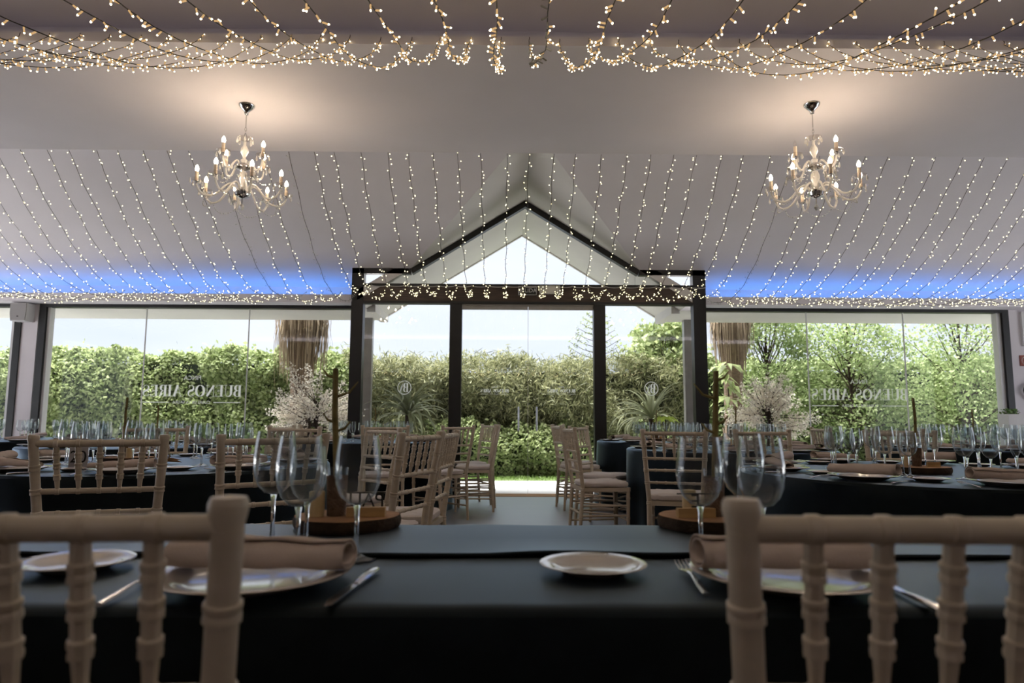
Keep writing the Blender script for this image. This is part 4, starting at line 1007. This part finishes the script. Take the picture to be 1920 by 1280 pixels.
table_chair(tc5, 158, 1.30, 'farthest chair right of the aisle near the doors')
table_chair(tc3, -2, 1.41, 'farthest chair left of the aisle near the doors')
table_chair(tc3, -43, 1.41, 'chair at the front right of the table just left of the doors')
table_chair(tc3, -74, 1.41, 'chair at the front of the table just left of the doors')
table_chair(tc3, 24, 1.41, 'chair hidden behind the farthest left aisle chair')
table_chair(tc6, -10, 1.42, 'chair below the cream blossom shrub, front one')
table_chair(tc6, 18, 1.42, 'chair below the cream blossom shrub, rear one')
table_chair(tc6, -112, 1.42, 'chair cut by the left edge behind the glasses')
table_chair(tc9, 178, 1.42, 'chair at the left of the table under the right lettering')
table_chair(tc9, -146, 1.42, 'chair at the front left of the table under the right lettering')

# ------------------------------------------------------------------ the near long table
mb = MB(); NX = 90; xa, xb = -1.75, 1.85; prof = [(.915, .004), (.918, .3), (.922, .55), (.924, .68), (.926, .72), (.931, .741), (.942, .749), (.97, .75), (1.1, .75), (1.25, .75), (1.4, .75), (1.55, .75), (1.615, .749), (1.628, .742), (1.634, .72), (1.636, .5), (1.645, .004)]
V = []
for i in range(NX+1):
    x = xa+(xb-xa)*i/NX
    for k, (y, z) in enumerate(prof):
        w = (math.sin(x*9)+.6*math.sin(x*23+1))*.006*max(0, (.75-z)/.75)
        top = .0006*math.sin(x*13+y*31)+.0005*math.sin(x*37-y*11) if 6 < k < 13 else 0
        V.append((x, y+w*(-1 if k < 8 else 1), z+top))
n = len(prof); mb.add(V, [(i*n+k, (i+1)*n+k, (i+1)*n+k+1, i*n+k+1) for i in range(NX) for k in range(n-1)])
for i in (0, NX): mb.add([V[i*n+k] for k in range(n)], [tuple(range(n))])
tag(mb.build('tablecloth', cloth, None, True), 'dark cloth over the long table in the foreground', 'tablecloth')
mb = MB(); prof = [(1.268, .7525), (1.264, .756), (1.268, .7595), (1.30, .7575), (1.45, .7555), (1.60, .7555), (1.632, .754), (1.643, .742), (1.647, .70), (1.65, .45)]; V = []
for i in range(NX+1):
    x = xa-.01+(xb-xa+.02)*i/NX; e = .003*math.sin(x*5+.4)+.0016*math.sin(x*17)
    for k, (y, z) in enumerate(prof): V.append((x, y+(e*1.5 if k < 3 else .003*math.sin(x*7) if k > 6 else 0), z+(max(0, e) if 0 < k < 3 else .0008*math.sin(x*21+y*9))))
n = len(prof); mb.add(V, [(i*n+k, (i+1)*n+k, (i+1)*n+k+1, i*n+k+1) for i in range(NX) for k in range(n-1)])
tag(mb.build('table_overlay', cloth, None, True), 'second dark cloth hemmed across the far half of the foreground table', 'tablecloth')
TN = 'foreground table'
def at_t(x, y, z=.752): return atZ(x, y, z)
p = at_t(472, 1094); put(PLATE, (p.x, p.y, .751), 0, 'white dinner plate under the big napkin at left of the foreground table', 'plate', 'dinner plates', 1.05)
o = link('napkin', napkin_mesh(.27, .042, .86, 1.6, .60).mesh('napkin', napm, True)); o.location = (p.x+.01, p.y+.01, .772); o.rotation_euler = (0, 0, -.06); solid(o, .0025); tag(o, 'beige rolled napkin on the left plate of the foreground table', 'napkin', 'rolled napkins')
p = at_t(1478, 1094); put(PLATE, (p.x, p.y, .751), 0, 'white dinner plate behind the right foreground chair', 'plate', 'dinner plates', 1.05)
o = link('napkin', napkin_mesh(.26, .040, .95, 1.6, .62).mesh('napkin', napm, True)); o.location = (p.x-.005, p.y+.01, .772); o.rotation_euler = (0, 0, .0); solid(o, .0025); tag(o, 'beige rolled napkin behind the right foreground chair', 'napkin', 'rolled napkins')
p = at_t(1112, 1072); put(bread_me, (p.x, p.y, .751), 0, 'small white bread plate alone at the centre of the foreground table', 'bread plate', 'bread plates')
p = at_t(142, 1066); put(bread_me, (p.x, p.y, .751), 0, 'small white bread plate behind the left foreground chair', 'bread plate', 'bread plates')
def lay(pr, x0_, y0_, x1_, y1_, ln, label, cat, group):
    a, b = at_t(x0_, y0_), at_t(x1_, y1_); m = (a+b)/2; an = math.atan2(b.y-a.y, b.x-a.x)-math.pi/2
    put(pr, (m.x, m.y, .7515), an, label, cat, group)
lay(KNIFE, 700, 1075, 622, 1135, .2, 'steel knife right of the big left napkin on the foreground table', 'knife', 'knives')
lay(FORK, 1345, 1140, 1262, 1048, .2, 'steel fork left of the right napkin on the foreground table', 'fork', 'forks')
lay(KNIFE, 1735, 1135, 1655, 1098, .2, 'steel knife seen through the right foreground chair', 'knife', 'knives')
lay(FORK, 200, 1130, 300, 1080, .2, 'steel fork seen through the left foreground chair', 'fork', 'forks')
for gx, gy, k, lab in ((-.264, 1.25, 'large', 'right-hand large glass of the left foreground group'), (-.36, 1.222, 'large', 'front middle large glass of the left foreground group'), (-.455, 1.375, 'large', 'leftmost glass of the left foreground group'), (-.368, 1.302, 'small', 'small rear glass of the left foreground group'),
                       (.352, 1.25, 'large', 'left-hand glass of the right foreground group'), (.468, 1.36, 'large', 'rear glass of the right foreground group'), (.458, 1.235, 'large', 'right-hand glass of the right foreground group')):
    put(GP[k], (gx, gy, .7515 if gy < 1.26 else .7565), rnd.uniform(0, 6), 'clear wine glass, '+lab, 'wine glass', 'glasses on the tables')
def near_centre(px, py, side, cand, blk):
    p = at_t(px, py, .757); put(SLICE, (p.x, p.y, .757), .2, f'dark-barked wood slice on the {side} of the foreground table', 'wood slice', 'table centrepieces', 1.0)
    return p, .757+.0268
p, z = near_centre(649, 988, 'left', 1, 1)
put(cand_me, (p.x-.062, p.y-.02, z), 0, 'short cream candle on the left foreground wood slice', 'candle', 'table centrepieces', 1.05)
put(VASE, (p.x-.022, p.y-.005, z), 0, 'brown wrapped vase on the left foreground wood slice', 'vase', 'table centrepieces')
put(TWIG, (p.x-.022, p.y-.005, z+.004), math.pi, 'olive twig with short spurs in the left foreground vase', 'twig', 'table centrepieces')
def letter_sign(x, y, z, txt, label):
    s = empty('letter_sign', (x, y, z), .05); tag(s, label, 'sign', 'letter signs')
    MB().box((-.042, -.010, 0), (.042, .010, .020)).build('block', blockm, s)
    text_mesh(txt, .042, blackpaint, 'letters', s, (0, 0, .034), True, extrude=.0015)
    MB().box((-.042, -.0015, .050), (.042, .0015, .053)).build('bar', blackpaint, s)
letter_sign(p.x+.048, p.y-.02, z, 'PAU', 'wooden block holding black letters seen from behind at left')
p, z = near_centre(1332, 988, 'right', 1, 1)
put(VASE, (p.x+.008, p.y-.01, z), 0, 'brown wrapped vase on the right foreground wood slice', 'vase', 'table centrepieces')
put(TWIG, (p.x+.008, p.y-.01, z+.004), 0, 'olive twig with short spurs in the right foreground vase', 'twig', 'table centrepieces')
put(cand_me, (p.x-.035, p.y+.045, z), 0, 'short cream candle on the right foreground wood slice', 'candle', 'table centrepieces')
letter_sign(p.x-.042, p.y-.035, z, 'E', 'wooden block holding black letters seen from behind at right')
place_chair(-.67+.23, .93, math.pi/2, 'cream chair with its back to us at the bottom left', 'foreground chairs') if False else None
def near_chair(px, py, Yb, side, label, yaw):
    q = atY(px, py, Yb)
    # place so that the given back post top falls on the pixel
    k = .21*side
    a = math.pi/2+yaw; ex = Vector((math.sin(a), -math.cos(a), 0)); ey = Vector((math.cos(a), math.sin(a), 0))
    c = Vector((q.x, q.y, 0))-ex*k+ey*.268
    place_chair(c.x, c.y, a, label, 'foreground chairs').scale = (1, 1, .986)
near_chair(430, 960, .69, 1, 'cream chair with its back to us at the bottom left', .06)
near_chair(1389, 960, .69, -1, 'cream chair with its back to us at the bottom right', -.03)
